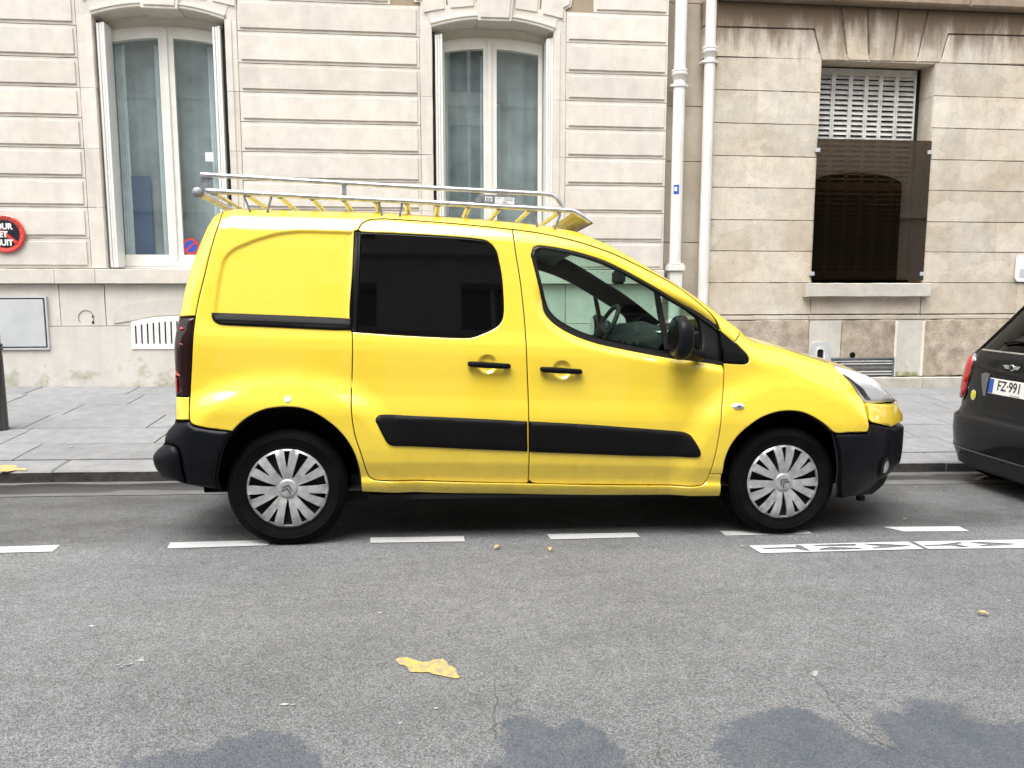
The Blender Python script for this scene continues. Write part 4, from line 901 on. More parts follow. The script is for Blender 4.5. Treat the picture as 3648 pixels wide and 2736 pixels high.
def off(s, z):
    s = np.asarray(s, float); z = np.asarray(z, float)
    o = np.interp(z + .025 * (s - .6), _z, YBT)
    for hx in (0.0, WB_):
        r = np.hypot((s - hx), (z - .31)); o = o - .040 * (1 - sstep(.53, .69, r)) * sstep(1.02, .72, z)
    if EDGE is not None:
        d, i, t = dist_poly(np.stack([s, z], 1), EDGE, False); w = EW[i] * (1 - t) + EW[i + 1] * t; c = EC[i] * (1 - t) + EC[i + 1] * t
        u = np.clip(1 - d / w, 0, 1); o = o + c * (1 - np.sqrt(np.maximum(0, 1 - u * u)))
    if RECESS is not None:
        Q = np.stack([s, z], 1); ins = pip(Q, RECESS)
        if ins.any():
            d = np.zeros(len(s)); d[ins] = dist_poly(Q[ins], RECESS)[0]; o = o + .011 * sstep(.0, .022, d)
    for cx, cz_, cr_ in CUPS:
        r = np.hypot(s - cx, z - cz_) / cr_; o = o + .017 * (1 - sstep(.55, 1.0, r))
    return o
def lift(S_, Z_, extra=0.0):
    S_ = np.asarray(S_, float); Z_ = np.asarray(Z_, float); o = off(S_, Z_) + extra; sc = np.clip(S_, SS[0], SMAX)
    x, y, tx, ty = (np.interp(sc, SS, a) for a in (PXs, PYs, TX, TY)); x = x + np.where(S_ < SS[0], S_ - SS[0], 0)
    return np.stack([x - ty * o, y + tx * o, Z_], 1)
def unproj(p, o0=None):
    """photo point -> (s, z) on the van flank"""
    d = R3 @ ray(*p); o = 0.0 if o0 is None else o0; s = z = 0
    for _ in range(6):
        x = PXs - TY * o; y = PYs + TX * o
        f = (x - CL[0]) * d[1] - (y - CL[1]) * d[0]; k = np.where(f[:-1] * f[1:] <= 0)[0]
        if len(k): i = k[np.argmin(y[k])]; t = f[i] / (f[i] - f[i + 1]); s = SS[i] + t * .004
        else: i = int(np.argmin(np.abs(f))); s = SS[i]
        xx, yy = np.interp(s, SS, x), np.interp(s, SS, y); tt = ((xx - CL[0]) * d[0] + (yy - CL[1]) * d[1]) / (d[0] ** 2 + d[1] ** 2)
        z = CL[2] + tt * d[2]
        if o0 is not None: break
        o = float(off([s], [z])[0])
    return (float(s), float(z))
def sz(r, pts, o0=None): return [unproj(p, o0) for p in zz(r, pts)]
# silhouette edge of the near side, rear bumper -> tailgate -> roof -> pillar -> bonnet -> headlamp
eg = sz('B', [(95, 1045), (52, 990), (32, 925), (36, 875), (70, 833), (112, 805), (128, 735), (150, 688), (196, 640), (196, 540), (192, 450)], .05) + sz('A', [(238, 1560), (250, 1420), (262, 1330), (272, 1260), (282, 1160), (300, 1060), (330, 940), (360, 820), (400, 690), (440, 580), (480, 485), (505, 443), (540, 414), (590, 402)], .14)
n_rear = len(eg)
eg += sz('A', [(700, 399), (1000, 401), (1500, 411), (2100, 427)], .25) + sz('C', [(700, 155), (1100, 180), (1500, 215)], .25) + sz('C', [(1900, 267)], .24) + sz('C', [(2100, 312)], .228)
n_roof = len(eg)
for _p, _o in (((750, 118), .22), ((870, 172), .207), ((1000, 242), .195), ((1150, 329), .184)): eg += sz('E', [_p], _o)
eg += sz('E', [(1300, 421), (1500, 546), (1700, 691), (1850, 811), (1990, 912)], .172)
n_pil = len(eg)
eg += sz('E', [(2060, 968), (2212, 1028)], .16) + sz('G', [(500, 60), (700, 120), (870, 178)], .18) + sz('G', [(1000, 222)], .16)
n_hood = len(eg)
eg += [(eg[-1][0] + .10, eg[-1][1] - .030), (eg[-1][0] + .22, eg[-1][1] - .085), (eg[-1][0] + .34, eg[-1][1] - .155), (eg[-1][0] + .46, eg[-1][1] - .225), (SMAX, eg[-1][1] - .26)]
ew = [.10] * n_rear + [.13] * (n_roof - n_rear) + [.085] * (n_pil - n_roof) + [.16] * (n_hood - n_pil) + [.06] * 5
ec = [.05] * 10 + [.09] * (n_rear - 10) + [.10] * (n_roof - n_rear) + [.06] * (n_pil - n_roof) + [.15] * (n_hood - n_pil) + [.05] * 5
E0 = np.array(eg); par = np.arange(len(E0)); EDGE = smooth_poly(E0, .03, 60, closed=False)
_d, _i, _t2 = dist_poly(EDGE, E0, False); EW = np.interp(_i + _t2, par, ew); EC = np.interp(_i + _t2, par, ec); EPAR = _i + _t2
EW = np.convolve(np.pad(EW, 3, mode='edge'), np.ones(7) / 7, 'valid'); EC = np.convolve(np.pad(EC, 3, mode='edge'), np.ones(7) / 7, 'valid')
BODY = np.array(list(EDGE) + [(SMAX + .1, -.2), (-1.1, -.2)])
def edge_between(pa, pb): return [tuple(p) for p, e in zip(EDGE, EPAR) if pa <= e <= pb]

def panel(name, outline, m, parent, holes=(), pts=(), gap=.0028, grid=.016, depth=.018, extra=0.0, dome=None, back=True, far=None, smooth=True, dense=(), trim=None):
    """a body panel: smooth skin over (s,z) outline, rolled edge, rim, dark backing; far = parent for the mirrored copy"""
    O = ccw(smooth_poly(outline) if smooth else np.array(outline, float)); Hs = [ccw(smooth_poly(h) if smooth else np.array(h, float)) for h in holes]
    O = inset(O, gap); loops = [O] + [inset(h, -gap) for h in Hs]
    ring = [inset(O, .006)] + [inset(h, -.006) for h in loops[1:]]
    lo, hi = O.min(0), O.max(0); gx, gy = np.meshgrid(np.arange(lo[0], hi[0], grid), np.arange(lo[1], hi[1], grid)); G_ = np.stack([gx.ravel(), gy.ravel()], 1)
    for cx, cz_, r, st_ in dense:
        ax, ay = np.meshgrid(np.arange(cx - r, cx + r, st_), np.arange(cz_ - r, cz_ + r, st_)); Q = np.stack([ax.ravel(), ay.ravel()], 1); Q = Q[np.hypot(Q[:, 0] - cx, Q[:, 1] - cz_) < r]
        G_ = np.concatenate([G_[np.hypot(G_[:, 0] - cx, G_[:, 1] - cz_) >= r], Q])
    for dd in (.004, .010, .018, .030, .045): 
        t_ = np.gradient(EDGE, axis=0); t_ /= np.linalg.norm(t_, axis=1)[:, None]; G_ = np.concatenate([G_, EDGE + np.stack([t_[:, 1], -t_[:, 0]], 1) * dd])
    for L in pts: G_ = np.concatenate([G_, np.asarray(L)])
    keep = pip(G_, O)
    for h in loops[1:]: keep &= ~pip(G_, h)
    G_ = G_[keep]; dm = np.full(len(G_), 1e9)
    for L in loops: dm = np.minimum(dm, dist_poly(G_, L)[0])
    G_ = G_[dm > .009]
    RP = np.concatenate(ring); ok = pip(RP, O); dr = np.full(len(RP), 1e9)
    for h in loops[1:]: ok &= ~pip(RP, h)
    for L in loops: dr = np.minimum(dr, dist_poly(RP, L)[0])
    RP = RP[ok & (dr > .0035)]
    vo, fo = tri_fill(loops, np.concatenate([G_, RP]))
    dl = np.full(len(vo), 1e9); near = np.zeros((len(vo), 2))
    for L in loops:
        d, i, t = dist_poly(vo, L); u = d < dl; A = L[i]; Bq = L[(i + 1) % len(L)]; e = Bq - A; nn = np.stack([e[:, 1], -e[:, 0]], 1); nn /= np.linalg.norm(nn, axis=1)[:, None] + 1e-9
        if L is not O: nn = -nn
        near[u] = nn[u]; dl[u] = d[u]
    def ext(P):
        e = extra(P[:, 0], P[:, 1]) if callable(extra) else extra
        if dome:
            d = np.full(len(P), 1e9); ins = pip(P, O)
            for L in loops: d = np.minimum(d, dist_poly(P, L)[0])
            d = np.where(ins, d, 0); e = e - dome[0] * np.sqrt(np.maximum(0, 1 - np.clip(1 - d / dome[1], 0, 1) ** 2))
        return e
    P3 = lift(vo[:, 0], vo[:, 1], ext(vo)); e_ = .0025
    def at(ds, dz): Q = vo + np.array([ds, dz]); return lift(Q[:, 0], Q[:, 1], ext(Q))
    if dome:
        Nn = None
    else:
        Nn = np.cross(at(e_, 0) - at(-e_, 0), at(0, e_) - at(0, -e_)); Nn /= np.linalg.norm(Nn, axis=1)[:, None] + 1e-12
        b = dl < .0005; o3 = np.stack([near[:, 0] * np.interp(vo[:, 0], SS, TX), near[:, 0] * np.interp(vo[:, 0], SS, TY), near[:, 1]], 1)
        Nn[b] = Nn[b] + .9 * o3[b]; Nn /= np.linalg.norm(Nn, axis=1)[:, None]
    V = list(P3); F = [tuple(q) for q in fo]; NV = list(Nn) if Nn is not None else None; mi = [0] * len(F)
    for L in loops:
        o = len(V); n = len(L); a = lift(L[:, 0], L[:, 1], ext(L)); b = lift(L[:, 0], L[:, 1], ext(L) * (0 if dome else 1) + depth)
        V += list(a) + list(b); F += [(o + i, o + n + i, o + n + (i + 1) % n, o + (i + 1) % n) if L is O else (o + i, o + n + i, o + n + (i + 1) % n, o + (i + 1) % n) for i in range(n)]; mi += [0] * n
        if NV is not None:
            e = np.roll(L, -1, 0) - np.roll(L, 1, 0); nn = np.stack([e[:, 1], -e[:, 0]], 1); nn /= np.linalg.norm(nn, axis=1)[:, None] + 1e-9
            if L is not O: nn = -nn
            o3 = np.stack([nn[:, 0] * np.interp(L[:, 0], SS, TX), nn[:, 0] * np.interp(L[:, 0], SS, TY), nn[:, 1]], 1); NV += list(o3) * 2
    if back:
        k0 = inset(O, -.010); bad = ~pip(k0, BODY)
        if bad.any():
            d, i, t = dist_poly(k0[bad], EDGE, False); t_ = np.gradient(EDGE, axis=0); t_ /= np.linalg.norm(t_, axis=1)[:, None]; k0[bad] = EDGE[i] + np.stack([t_[i, 1], -t_[i, 0]], 1) * .012
        try:
            g2 = G_[::3] if len(G_) else None
            vb_, fb_ = tri_fill([k0] + [inset(h, .006) for h in loops[1:]], g2); o = len(V); V += list(lift(vb_[:, 0], vb_[:, 1], .024)); F += [tuple(int(x) + o for x in q) for q in fb_]; mi += [1] * len(fb_)
            if NV is not None: NV += [(0, -1, 0)] * len(vb_)
        except Exception as ex_: print('backing failed', name, ex_)
    def make(V, F, NV, par):
        me = bpy.data.meshes.new(name); me.from_pydata([tuple(map(float, p)) for p in V], [], [tuple(map(int, f)) for f in F]); me.materials.append(m); me.materials.append(M['under'])
        me.polygons.foreach_set('material_index', mi); me.polygons.foreach_set('use_smooth', [True] * len(me.polygons)); me.update()
        if NV is not None: me.normals_split_custom_set_from_vertices([tuple(map(float, x)) for x in NV])
        else: me.set_sharp_from_angle(angle=math.radians(60))
        return link(name, me, None, par)
    o = make(V, F, NV, parent)
    if far is not None:
        make([(p[0], 2 * YC - p[1], p[2]) for p in V], [f[::-1] for f in F], [(n_[0], -n_[1], n_[2]) for n_ in NV] if NV is not None else None, far)
    return o

# ---- traced lines
S1 = sz('C', [(152, 300), (140, 600), (113, 1040), (132, 1168), (137, 1300), (128, 1659)])
S1b = sz('D', [(128, 120), (125, 300), (135, 480), (160, 620), (200, 740), (235, 850), (262, 930)])
DB = sz('D', [(290, 975), (330, 992), (900, 1004), (1640, 1020)])
S2t, S2 = sz('C', [(1517, 287)]), sz('C', [(1540, 450), (1580, 700), (1620, 1050), (1645, 1500)]) + sz('D', [(1655, 300), (1660, 500), (1662, 750), (1655, 1012)])
SDT = sz('C', [(188, 290), (205, 250), (245, 217), (300, 200), (370, 194), (700, 212), (1100, 243), (1450, 279)])
FDB = sz('F', [(205, 990), (222, 1012), (255, 1022), (900, 1035), (1640, 1047), (1700, 1035), (1740, 995), (1765, 940)])
S3 = sz('F', [(1815, 780), (1850, 600), (1870, 400), (1885, 200), (1890, 0)]) + sz('E', [(1885, 1200)])
FDT = sz('E', [(70, 44), (300, 76), (540, 127), (760, 192), (950, 262), (1100, 332), (1300, 432), (1500, 547), (1650, 661), (1780, 776), (1832, 842), (1856, 905)])
TRI = sz('E', [(1856, 908), (1960, 1000), (2040, 1075), (2090, 1130), (2105, 1168), (2095, 1195), (2068, 1205), (1980, 1203), (1886, 1196)])
ARR = sz('B', [(610, 714), (660, 660), (740, 600), (850, 550), (960, 532), (1030, 530), (1120, 538), (1220, 570), (1320, 630), (1400, 695), (1480, 790), (1530, 880), (1560, 970), (1578, 1070), (1588, 1165)])
ARF = sz('G', [(155, 1036), (175, 930), (215, 830), (280, 740), (360, 670), (450, 610), (560, 570), (660, 558), (760, 570), (860, 615), (940, 670), (1000, 722)])
SLB = sz('D', [(218, 1092), (900, 1104), (1500, 1111)]) + sz('F', [(400, 1118), (900, 1122), (1845, 1130)])
RECESS = ccw(smooth_poly(sz('A', [(533, 1290), (560, 1050), (590, 900), (612, 830), (645, 785), (700, 737), (800, 690), (950, 635), (1100, 597), (1250, 581), (1500, 583), (1752, 592), (1730, 1000), (1716, 1395), (540, 1345)])))
c1, c2 = sz('C', [(1303, 1452), (1948, 1502)]); CUPS += [(c1[0], c1[1], .056), (c2[0], c2[1], .056)]
# rear panel seam
SR_ = sz('A', [(617, 408), (590, 500), (545, 640), (500, 800), (455, 990), (410, 1170), (380, 1325), (350, 1659)]) + sz('B', [(300, 250), (290, 450), (288, 628)])
QB = sz('B', [(296, 648), (318, 664), (400, 686), (600, 712)])
pe = lambda p: float(EPAR[int(np.argmin(np.linalg.norm(EDGE - np.array(p), axis=1)))])
e_sr, e_sd = pe(SR_[0]), pe(SDT[0])
up = lambda pts, d: [(a, b + d) for a, b in pts]
VQ = {'near': VAN}
# quarter panel with sill
ps = unproj(zz('F', [(1868, 945)])[0]); ps2 = unproj(zz('F', [(1765, 943)])[0])
ap = sz('E', [(1985, 1015), (2012, 975), (2034, 936)]); e_ap = pe(ap[2])
e_top = [tuple(p) for p, e in zip(EDGE, EPAR) if p[0] > SR_[0][0] + .02 and e <= e_ap and p[1] > 1.0]
quarter = list(SR_[::-1]) + e_top + [ap[1], ap[0], sz('E', [(1870, 925)])[0]] + FDT[::-1] + S2t + SDT[::-1] + S1 + S1b + DB + FDB[3:] + [ps] + SLB[::-1] + ARR[::-1][1:] + QB[::-1]
panel('body_side', quarter, M['yellow'], VAN, far=VAN, grid=.014, pts=[inset(RECESS, q_) for q_ in (-.003, .003, .009, .015, .021, .028)], extra=lambda s, z: -.012 * sstep(.37, .345, z + .025 * (s - .6)) * sstep(.30, .36, s))
# rear corner strip (tailgate edge)
RE = EDGE[(EDGE[:, 0] < SR_[0][0] + .05) & (EDGE[:, 1] > .45)]; RE = RE[np.argsort(RE[:, 1])]
def e_at(z): return (float(np.interp(z, RE[:, 1], RE[:, 0])), z)
rc_out = [tuple(p) for p in EDGE if p[1] > sz('A', [(262, 1330)])[0][1] and p[0] < SR_[0][0] - .01]
lamp_top = sz('A', [(262, 1334), (378, 1334)])
zL = lamp_top[0][1]; zl0 = sz('B', [(195, 450)])[0][1]; zb0 = sz('B', [(200, 632)])[0][1]
rc_out = [e_at(zL)] + [p for p in rc_out if p[1] > zL + .01]
panel('rear_door_edge', rc_out + [SR_[0]] + SR_[1:7], M['yellow'], VAN, far=VAN)
low = [tuple(p) for p in EDGE if sz('B', [(200, 632)])[0][1] < p[1] < sz('B', [(195, 452)])[0][1] and p[0] < 0]
low = [e_at(zb0)] + [p for p in low if zb0 + .01 < p[1] < zl0 - .01] + [e_at(zl0)]
panel('rear_door_corner', low + [sz('B', [(285, 453)])[0], sz('B', [(284, 628)])[0]], M['yellow'], VAN, far=VAN)
lampz = [tuple(p) for p in EDGE if sz('B', [(195, 448)])[0][1] < p[1] < lamp_top[0][1] and p[0] < 0]
lampz = [e_at(zl0 + .002)] + [p for p in lampz if zl0 + .01 < p[1] < zL - .01] + [e_at(zL - .002)]
panel('tail_lamp', lampz + [lamp_top[1]] + sz('A', [(350, 1659)]) + sz('B', [(300, 250), (290, 446)]), M['tail_dark'], VAN, far=VAN, dome=(.008, .012))
TL = [o for o in VAN.children if o.name.startswith('tail_lamp')]
for pts in (('A', [(242, 1425), (262, 1410), (288, 1432), (280, 1442), (245, 1450)]), ('A', [(240, 1560), (262, 1556), (282, 1562), (276, 1572), (238, 1576)]), ('B', [(186, 250), (196, 262), (222, 294), (200, 300), (205, 420), (188, 424), (178, 330)])):
    panel('red_lens', sz(pts[0], pts[1]), M['tail_red'], TL[0], dome=(.018, .012), back=False, extra=-.004, gap=0)
# doors
SW = sz('C', [(207, 306), (700, 331), (1000, 350), (1200, 368), (1290, 385), (1340, 420), (1375, 470), (1400, 560), (1425, 700), (1437, 850), (1440, 1000), (1430, 1060), (1400, 1110), (1340, 1150), (1250, 1190), (1180, 1215), (1120, 1222), (1000, 1220), (600, 1201), (172, 1172)])
BS = sz('C', [(154, 302), (207, 306), (172, 1172), (118, 1168)])
sd_out = SDT[1:] + S2t + S2 + DB[::-1] + S1b[::-1] + S1[3:][::-1] + [BS[3], BS[0]]
wh = [(BS[0][0] - .02, BS[0][1] + .0)] 
sd_hole = [BS[0], SW[0]] + SW[1:] + [BS[3]]
sd_outline = [SDT[0]] + SDT[1:] + S2t + S2 + DB[::-1] + S1b[::-1] + S1[3:][::-1]
# door skin: the window opening is open to the left edge, so the outline runs round it
sd_poly = [SDT[0]] + SDT[1:] + S2t + S2 + DB[::-1] + S1b[::-1] + S1[4:][::-1] + [S1[3]] + [SW[-1]] + SW[:-1][::-1] 
sdoor = panel('sliding_door', sd_poly, M['yellow'], VAN, dense=[(c1[0], c1[1], .075, .006)])
fdoor_o = S2t + FDT + TRI[:1]
FW_O = sz('E', [(232, 240), (247, 203), (287, 186), (340, 190), (500, 215), (700, 265), (850, 315), (1000, 385), (1150, 465), (1300, 550), (1450, 640), (1600, 730), (1720, 812), (1800, 868), (1856, 912), (1886, 1196), (1700, 1165), (1420, 1130), (1200, 1090), (1000, 1050), (800, 1005), (640, 950), (500, 880), (420, 820), (370, 760), (335, 680), (300, 560), (265, 420), (235, 300), (224, 262)])
fd_poly = S2t + FDT[:-1] + [FW_O[14]] + FW_O[:14][::-1] + FW_O[16:][::-1] + [FW_O[15]] + S3[::-1] + FDB[::-1] + S2[::-1]
FWP = ccw(smooth_poly(FW_O))
def lip(s_, z_):
    d = dist_poly(np.stack([s_, z_], 1), FWP)[0]; return .044 * np.clip(1 - d / .062, 0, 1) ** 2 * sstep(1.42, 1.22, z_)
fdoor = panel('front_door', fd_poly, M['yellow'], VAN, grid=.012, extra=lip, pts=[inset(FWP, -q_) for q_ in (.010, .018, .028, .040, .055)], dense=[(c2[0], c2[1], .075, .006)])
fdoor_far = panel('front_door', fd_poly, M['yellow'], VAN, far=None) if False else None
def mirror_copy(o, parent):
    me = o.data.copy(); V = np.zeros(len(me.vertices) * 3); me.vertices.foreach_get('co', V); V = V.reshape(-1, 3); nm = [tuple(l.vector) for l in me.corner_normals] if False else None
    F = [tuple(p.vertices)[::-1] for p in me.polygons]; mi = [p.material_index for p in me.polygons]; nn = [Vector(v.normal) for v in me.vertices]
    m2 = bpy.data.meshes.new(o.data.name); m2.from_pydata([(a, 2 * YC - b, c) for a, b, c in V], [], F)
    for x_ in me.materials: m2.materials.append(x_)
    m2.polygons.foreach_set('material_index', mi); m2.polygons.foreach_set('use_smooth', [True] * len(F)); bpy.data.meshes.remove(me)
    return link(o.data.name, m2, None, parent)
sdoor2, fdoor2 = mirror_copy(sdoor, VAN), mirror_copy(fdoor, VAN)
# fender
fen_e = [tuple(p) for p, e in zip(EDGE, EPAR) if e_ap <= e <= n_hood - .8]
LMP = sz('G', [(1222, 490), (1180, 430), (1100, 320), (1040, 265), (997, 228)])
FB = sz('G', [(1000, 722), (1120, 722), (1250, 720), (1262, 690), (1255, 620), (1235, 530)])
fen = [ap[0], ap[1]] + fen_e + LMP[::-1] + FB[::-1] + ARF[::-1][1:] + [ps2] + S3 + TRI[::-1][1:] if False else TRI[1:8][::-1] and ([ap[1]] + fen_e + LMP[::-1] + FB[::-1] + ARF[::-1][1:] + [ps2] + S3[:-1] + [TRI[8]] + TRI[7:0:-1] + [TRI[0], sz('E', [(1870, 925)])[0], ap[0]])
fender = panel('front_fender', fen, M['yellow'], VAN, far=VAN, grid=.014)
fender['label'] = 'yellow front fender with a small clear side repeater'
# headlamp on the near side and far side
def lampz_poly():
    a = LMP; tipz = unproj(zz('G', [(1370, 500)])[0]); st = LMP[0]
    topc = [tuple(p) for p in EDGE if LMP[-1][0] + .0 < p[0] < LMP[-1][0] + .50]
    return a[::-1] + [(st[0] + .12, st[1] - .012), (st[0] + .24, st[1] - .012), (topc[-1][0], topc[-1][1] - .012)] + topc[::-1]
HLP = lampz_poly()
hl1 = panel('headlamp', HLP, M['lamp_lens'], VAN, far=VAN, dome=(.012, .05), gap=.002)
panel('lamp_bezel', sz('G', [(1062, 280), (1100, 305), (1150, 345), (1200, 385), (1225, 420), (1245, 452), (1262, 472), (1228, 466), (1190, 422), (1130, 345), (1085, 300)]), M['lamp_dark'], hl1, extra=-.014, back=False, gap=0)
# bumpers
zy1, zy0 = HLP[len(LMP)][1] - .006, unproj(zz('G', [(1530, 645)])[0])[1]
yb_l = sz('G', [(1222, 493), (1238, 530), (1255, 620), (1266, 642)])
ucut = lambda s, z: .22 * sstep(.40, .06, z) ** 1.3 * sstep(3.05, 3.45, s)
fbu = panel('front_bumper_top', yb_l[::-1] + [(yb_l[0][0] + .15, zy1), (SMAX - .002, zy1), (SMAX - .002, zy0), (yb_l[3][0] + .2, zy0)], M['yellow'], VAN, far=VAN, smooth=False, extra=-.012)
bb = sz('G', [(1000, 735), (1248, 731), (1266, 652)]); bl = sz('G', [(1030, 1213), (1040, 1190), (1036, 1100), (1045, 1000), (1036, 880), (1016, 780)]); bz0 = bl[0][1]
fbl = panel('front_bumper', bb + [(bb[2][0] + .2, zy0 - .004), (SMAX - .002, zy0 - .004), (SMAX - .002, bz0 + .02), (bl[0][0] + .4, bz0 - .025)] + bl, M['bumper'], VAN, far=VAN, smooth=False, extra=lambda s, z: -.016 + ucut(s, z), depth=.04)
rb = panel('rear_bumper', [tuple(p) for p in EDGE if p[1] < sz('B', [(196, 640)])[0][1] and p[0] < 0 and p[1] > sz('B', [(112, 805)])[0][1]][::-1][::-1] + sz('B', [(288, 638), (312, 668), (400, 692), (600, 716), (560, 780), (520, 870), (497, 960), (483, 1090), (490, 1120), (500, 1145), (440, 1140), (340, 1125), (268, 1111), (240, 1020), (225, 920), (208, 852), (180, 822), (125, 806)]), M['bumper'], VAN, far=VAN, dome=(.012, .02), depth=.05)
rb2 = panel('rear_bumper_step', [tuple(p) for p in EDGE if p[1] <= sz('B', [(112, 805)])[0][1] and p[0] < 0] + sz('B', [(125, 808), (178, 824), (205, 854), (222, 922), (236, 1020), (262, 1109), (150, 1075)]), M['bumper'], VAN, far=VAN, dome=(.03, .05), depth=.05)
fog_c = (3.30, .39)
def bump_pt(s, z, e): return lift(np.array([s]), np.array([z]), -.016 + float(ucut(np.array([s]), np.array([z]))[0]) + e)[0]
fl = empty('fog_lamp', parent=fbl)
for rr_, e, m_, nm in ((1.0, -.004, 'black_plastic', 'bezel'), (.78, -.007, 'black', 'recess'), (.50, -.010, 'lamp_lens', 'lens')):
    n = 28; V = [bump_pt(fog_c[0] + .062 * rr_ * math.cos(a), fog_c[1] + .072 * rr_ * math.sin(a), e) for a in np.linspace(0, 2 * PI, n, endpoint=False)] + [bump_pt(fog_c[0], fog_c[1], e)]
    obj(nm, V, [(i, (i + 1) % n, n) for i in range(n)], M[m_], fl)

# roof, windscreen, bonnet, tailgate: skins bridging the two flanks
def bridge(name, e0, e1, bulge, m, t0=0.0, t1=1.0, nt_=26, inner=0.0, ins=.005, parent=VAN):
    idx = [i for i, e in enumerate(EPAR) if e0 <= e <= e1]; Pn = EDGE[idx]; t_ = np.gradient(EDGE, axis=0)[idx]; t_ /= np.linalg.norm(t_, axis=1)[:, None]; nn = np.stack([-t_[:, 1], t_[:, 0]], 1)
    Q = Pn - nn * ins; L = lift(Q[:, 0], Q[:, 1], inner); tx = np.interp(Pn[:, 0], SS, TX); V = []
    us = np.linspace(0, 1, nt_); us = .5 - .5 * np.cos(us * PI) ; us = t0 + (t1 - t0) * us
    b = np.array([np.interp(EPAR[i], [x[0] for x in bulge], [x[1] for x in bulge]) for i in idx])
    for k in range(len(idx)):
        for u in us:
            y = L[k, 1] + (2 * YC - 2 * L[k, 1]) * u; w = b[k] * (1 - abs(2 * u - 1) ** 2.2) - inner * .6
            V.append((L[k, 0] + nn[k, 0] * tx[k] * w, y, L[k, 2] + nn[k, 1] * w))
    F = [(k * nt_ + j, (k + 1) * nt_ + j, (k + 1) * nt_ + j + 1, k * nt_ + j + 1) for k in range(len(idx) - 1) for j in range(nt_ - 1)]
    return obj(name, V, [f[::-1] for f in F], m, parent, smooth=True)
BUL = [(0, .05), (9, .05), (10, .03), (n_rear - 4, .03), (n_rear, .035), (n_roof, .045), (n_roof + 2, .07), (n_pil - 2, .10), (n_pil, .05), (n_hood, .07), (n_hood + 5, .02)]
e_ws0, e_ws1 = n_roof + .3, n_pil - 1.1
bridge('rear_bumper_back', 0, 8.05, BUL, M['bumper']); bridge('rear_door', 8, n_rear - 1.4, BUL, M['yellow']); bridge('roof', n_rear - 1.5, e_ws0 + .05, BUL, M['yellow'])
for a, b in ((0, .055), (.945, 1)): bridge('windscreen_pillar', e_ws0, e_ws1 + .05, BUL, M['yellow'], a, b, 6)
e_ws1 = e_ws1
bridge('windscreen', e_ws0, e_ws1 + .05, BUL, M['win_glass'], .05, .95); bridge('bonnet', e_ws1, n_hood + 4, BUL, M['yellow'])
bridge('headlining', n_rear, e_ws0 + .12, BUL, M['interior'], inner=.06, ins=.05)
for a, b in ((0.0, .075), (.925, 1.0)): bridge('pillar_trim', e_ws0, e_ws1, BUL, M['interior'], a, b, 6, inner=.02, ins=.006)
# nose closing panel between the lamps
nz = [p for p in EDGE if p[0] > SMAX - .55]; 
V = []
for s in np.linspace(LMP[0][0] + .25, SMAX - .001, 14):
    zt = float(np.interp(s, EDGE[EDGE[:, 0] > 2.6][:, 0], EDGE[EDGE[:, 0] > 2.6][:, 1])); a = lift(np.array([s, s]), np.array([zt - .006, zy1 - .01]), .012); V += [tuple(a[0]), tuple(a[1])]
n = len(V) // 2; V2 = [(x_, 2 * YC - y_, z_) for x_, y_, z_ in V]
obj('grille', V + V2, [(2 * i, 2 * i + 1, 2 * i + 3, 2 * i + 2) for i in range(n - 1)] + [(2 * n + 2 * i, 2 * n + 2 * i + 2, 2 * n + 2 * i + 3, 2 * n + 2 * i + 1) for i in range(n - 1)], M['black_plastic'], VAN)

# ---- door fittings
panel('window', SW, M['privacy'], sdoor, extra=.004, gap=.001, back=False, depth=.01)['label'] = 'black privacy glass'
panel('pillar_trim', BS, M['black_plastic'], sdoor, extra=-.001, gap=.001, back=False, smooth=False)
panel('rub_strip', sz('D', [(340, 452), (368, 431), (700, 440), (1200, 462), (1646, 485), (1650, 750), (1000, 722), (480, 700), (442, 685), (400, 620), (350, 520), (331, 480)]), M['black_plastic'], sdoor, gap=.001, dome=(.016, .024), back=False)
panel('rub_strip', sz('F', [(203, 485), (700, 512), (1200, 548), (1500, 572), (1560, 583), (1600, 605), (1632, 645), (1680, 725), (1694, 765), (1685, 792), (1655, 802), (1200, 790), (700, 772), (208, 754)]), M['black_plastic'], fdoor, gap=.001, dome=(.016, .024), back=False)
def handle(r, a, b, t, par):
    H = empty('handle', parent=par); (sa, za), (sb, zb2) = sz(r, [a, b]); P = lift(np.array([sa, sb]), np.array([za, zb2]), 0.0); A_, B_ = Vector(P[0]), Vector(P[1]); y0 = min(A_.y, B_.y) - .030
    pth = [Vector((A_.x + (B_.x - A_.x) * u, y0 + .012 * (2 * u - 1) ** 4, A_.z + (B_.z - A_.z) * u)) for u in np.linspace(0, 1, 9)]
    rr2 = [t * .6, t * .95, t, t, t * .98, t * .95, t * .92, t * .88, t * .55]
    V, F = [], []
    for p, h in zip(pth, rr2):
        for k in range(14):
            c, s_ = math.cos(2 * PI * k / 14), math.sin(2 * PI * k / 14); V.append((p.x, p.y + math.copysign(abs(c) ** .7, c) * .013, p.z + math.copysign(abs(s_) ** .6, s_) * h))
    for i in range(8): F += [(i * 14 + k, i * 14 + (k + 1) % 14, (i + 1) * 14 + (k + 1) % 14, (i + 1) * 14 + k) for k in range(14)]
    F += [tuple(range(14))[::-1], tuple(112 + k for k in range(14))]; g_ = obj('grip', V, F, M['black_plastic'], H, smooth=True)
    for e_ in (A_ + (B_ - A_) * .1, A_ + (B_ - A_) * .9): box('grip_mount', (e_.x - .014, y0, e_.z - t * .8), (e_.x + .014, e_.y + .004, e_.z + t * .8), M['black_plastic'], H)
handle('C', (1130, 1444), (1498, 1466), .0165, sdoor); handle('C', (1754, 1490), (2113, 1512), .0160, fdoor)
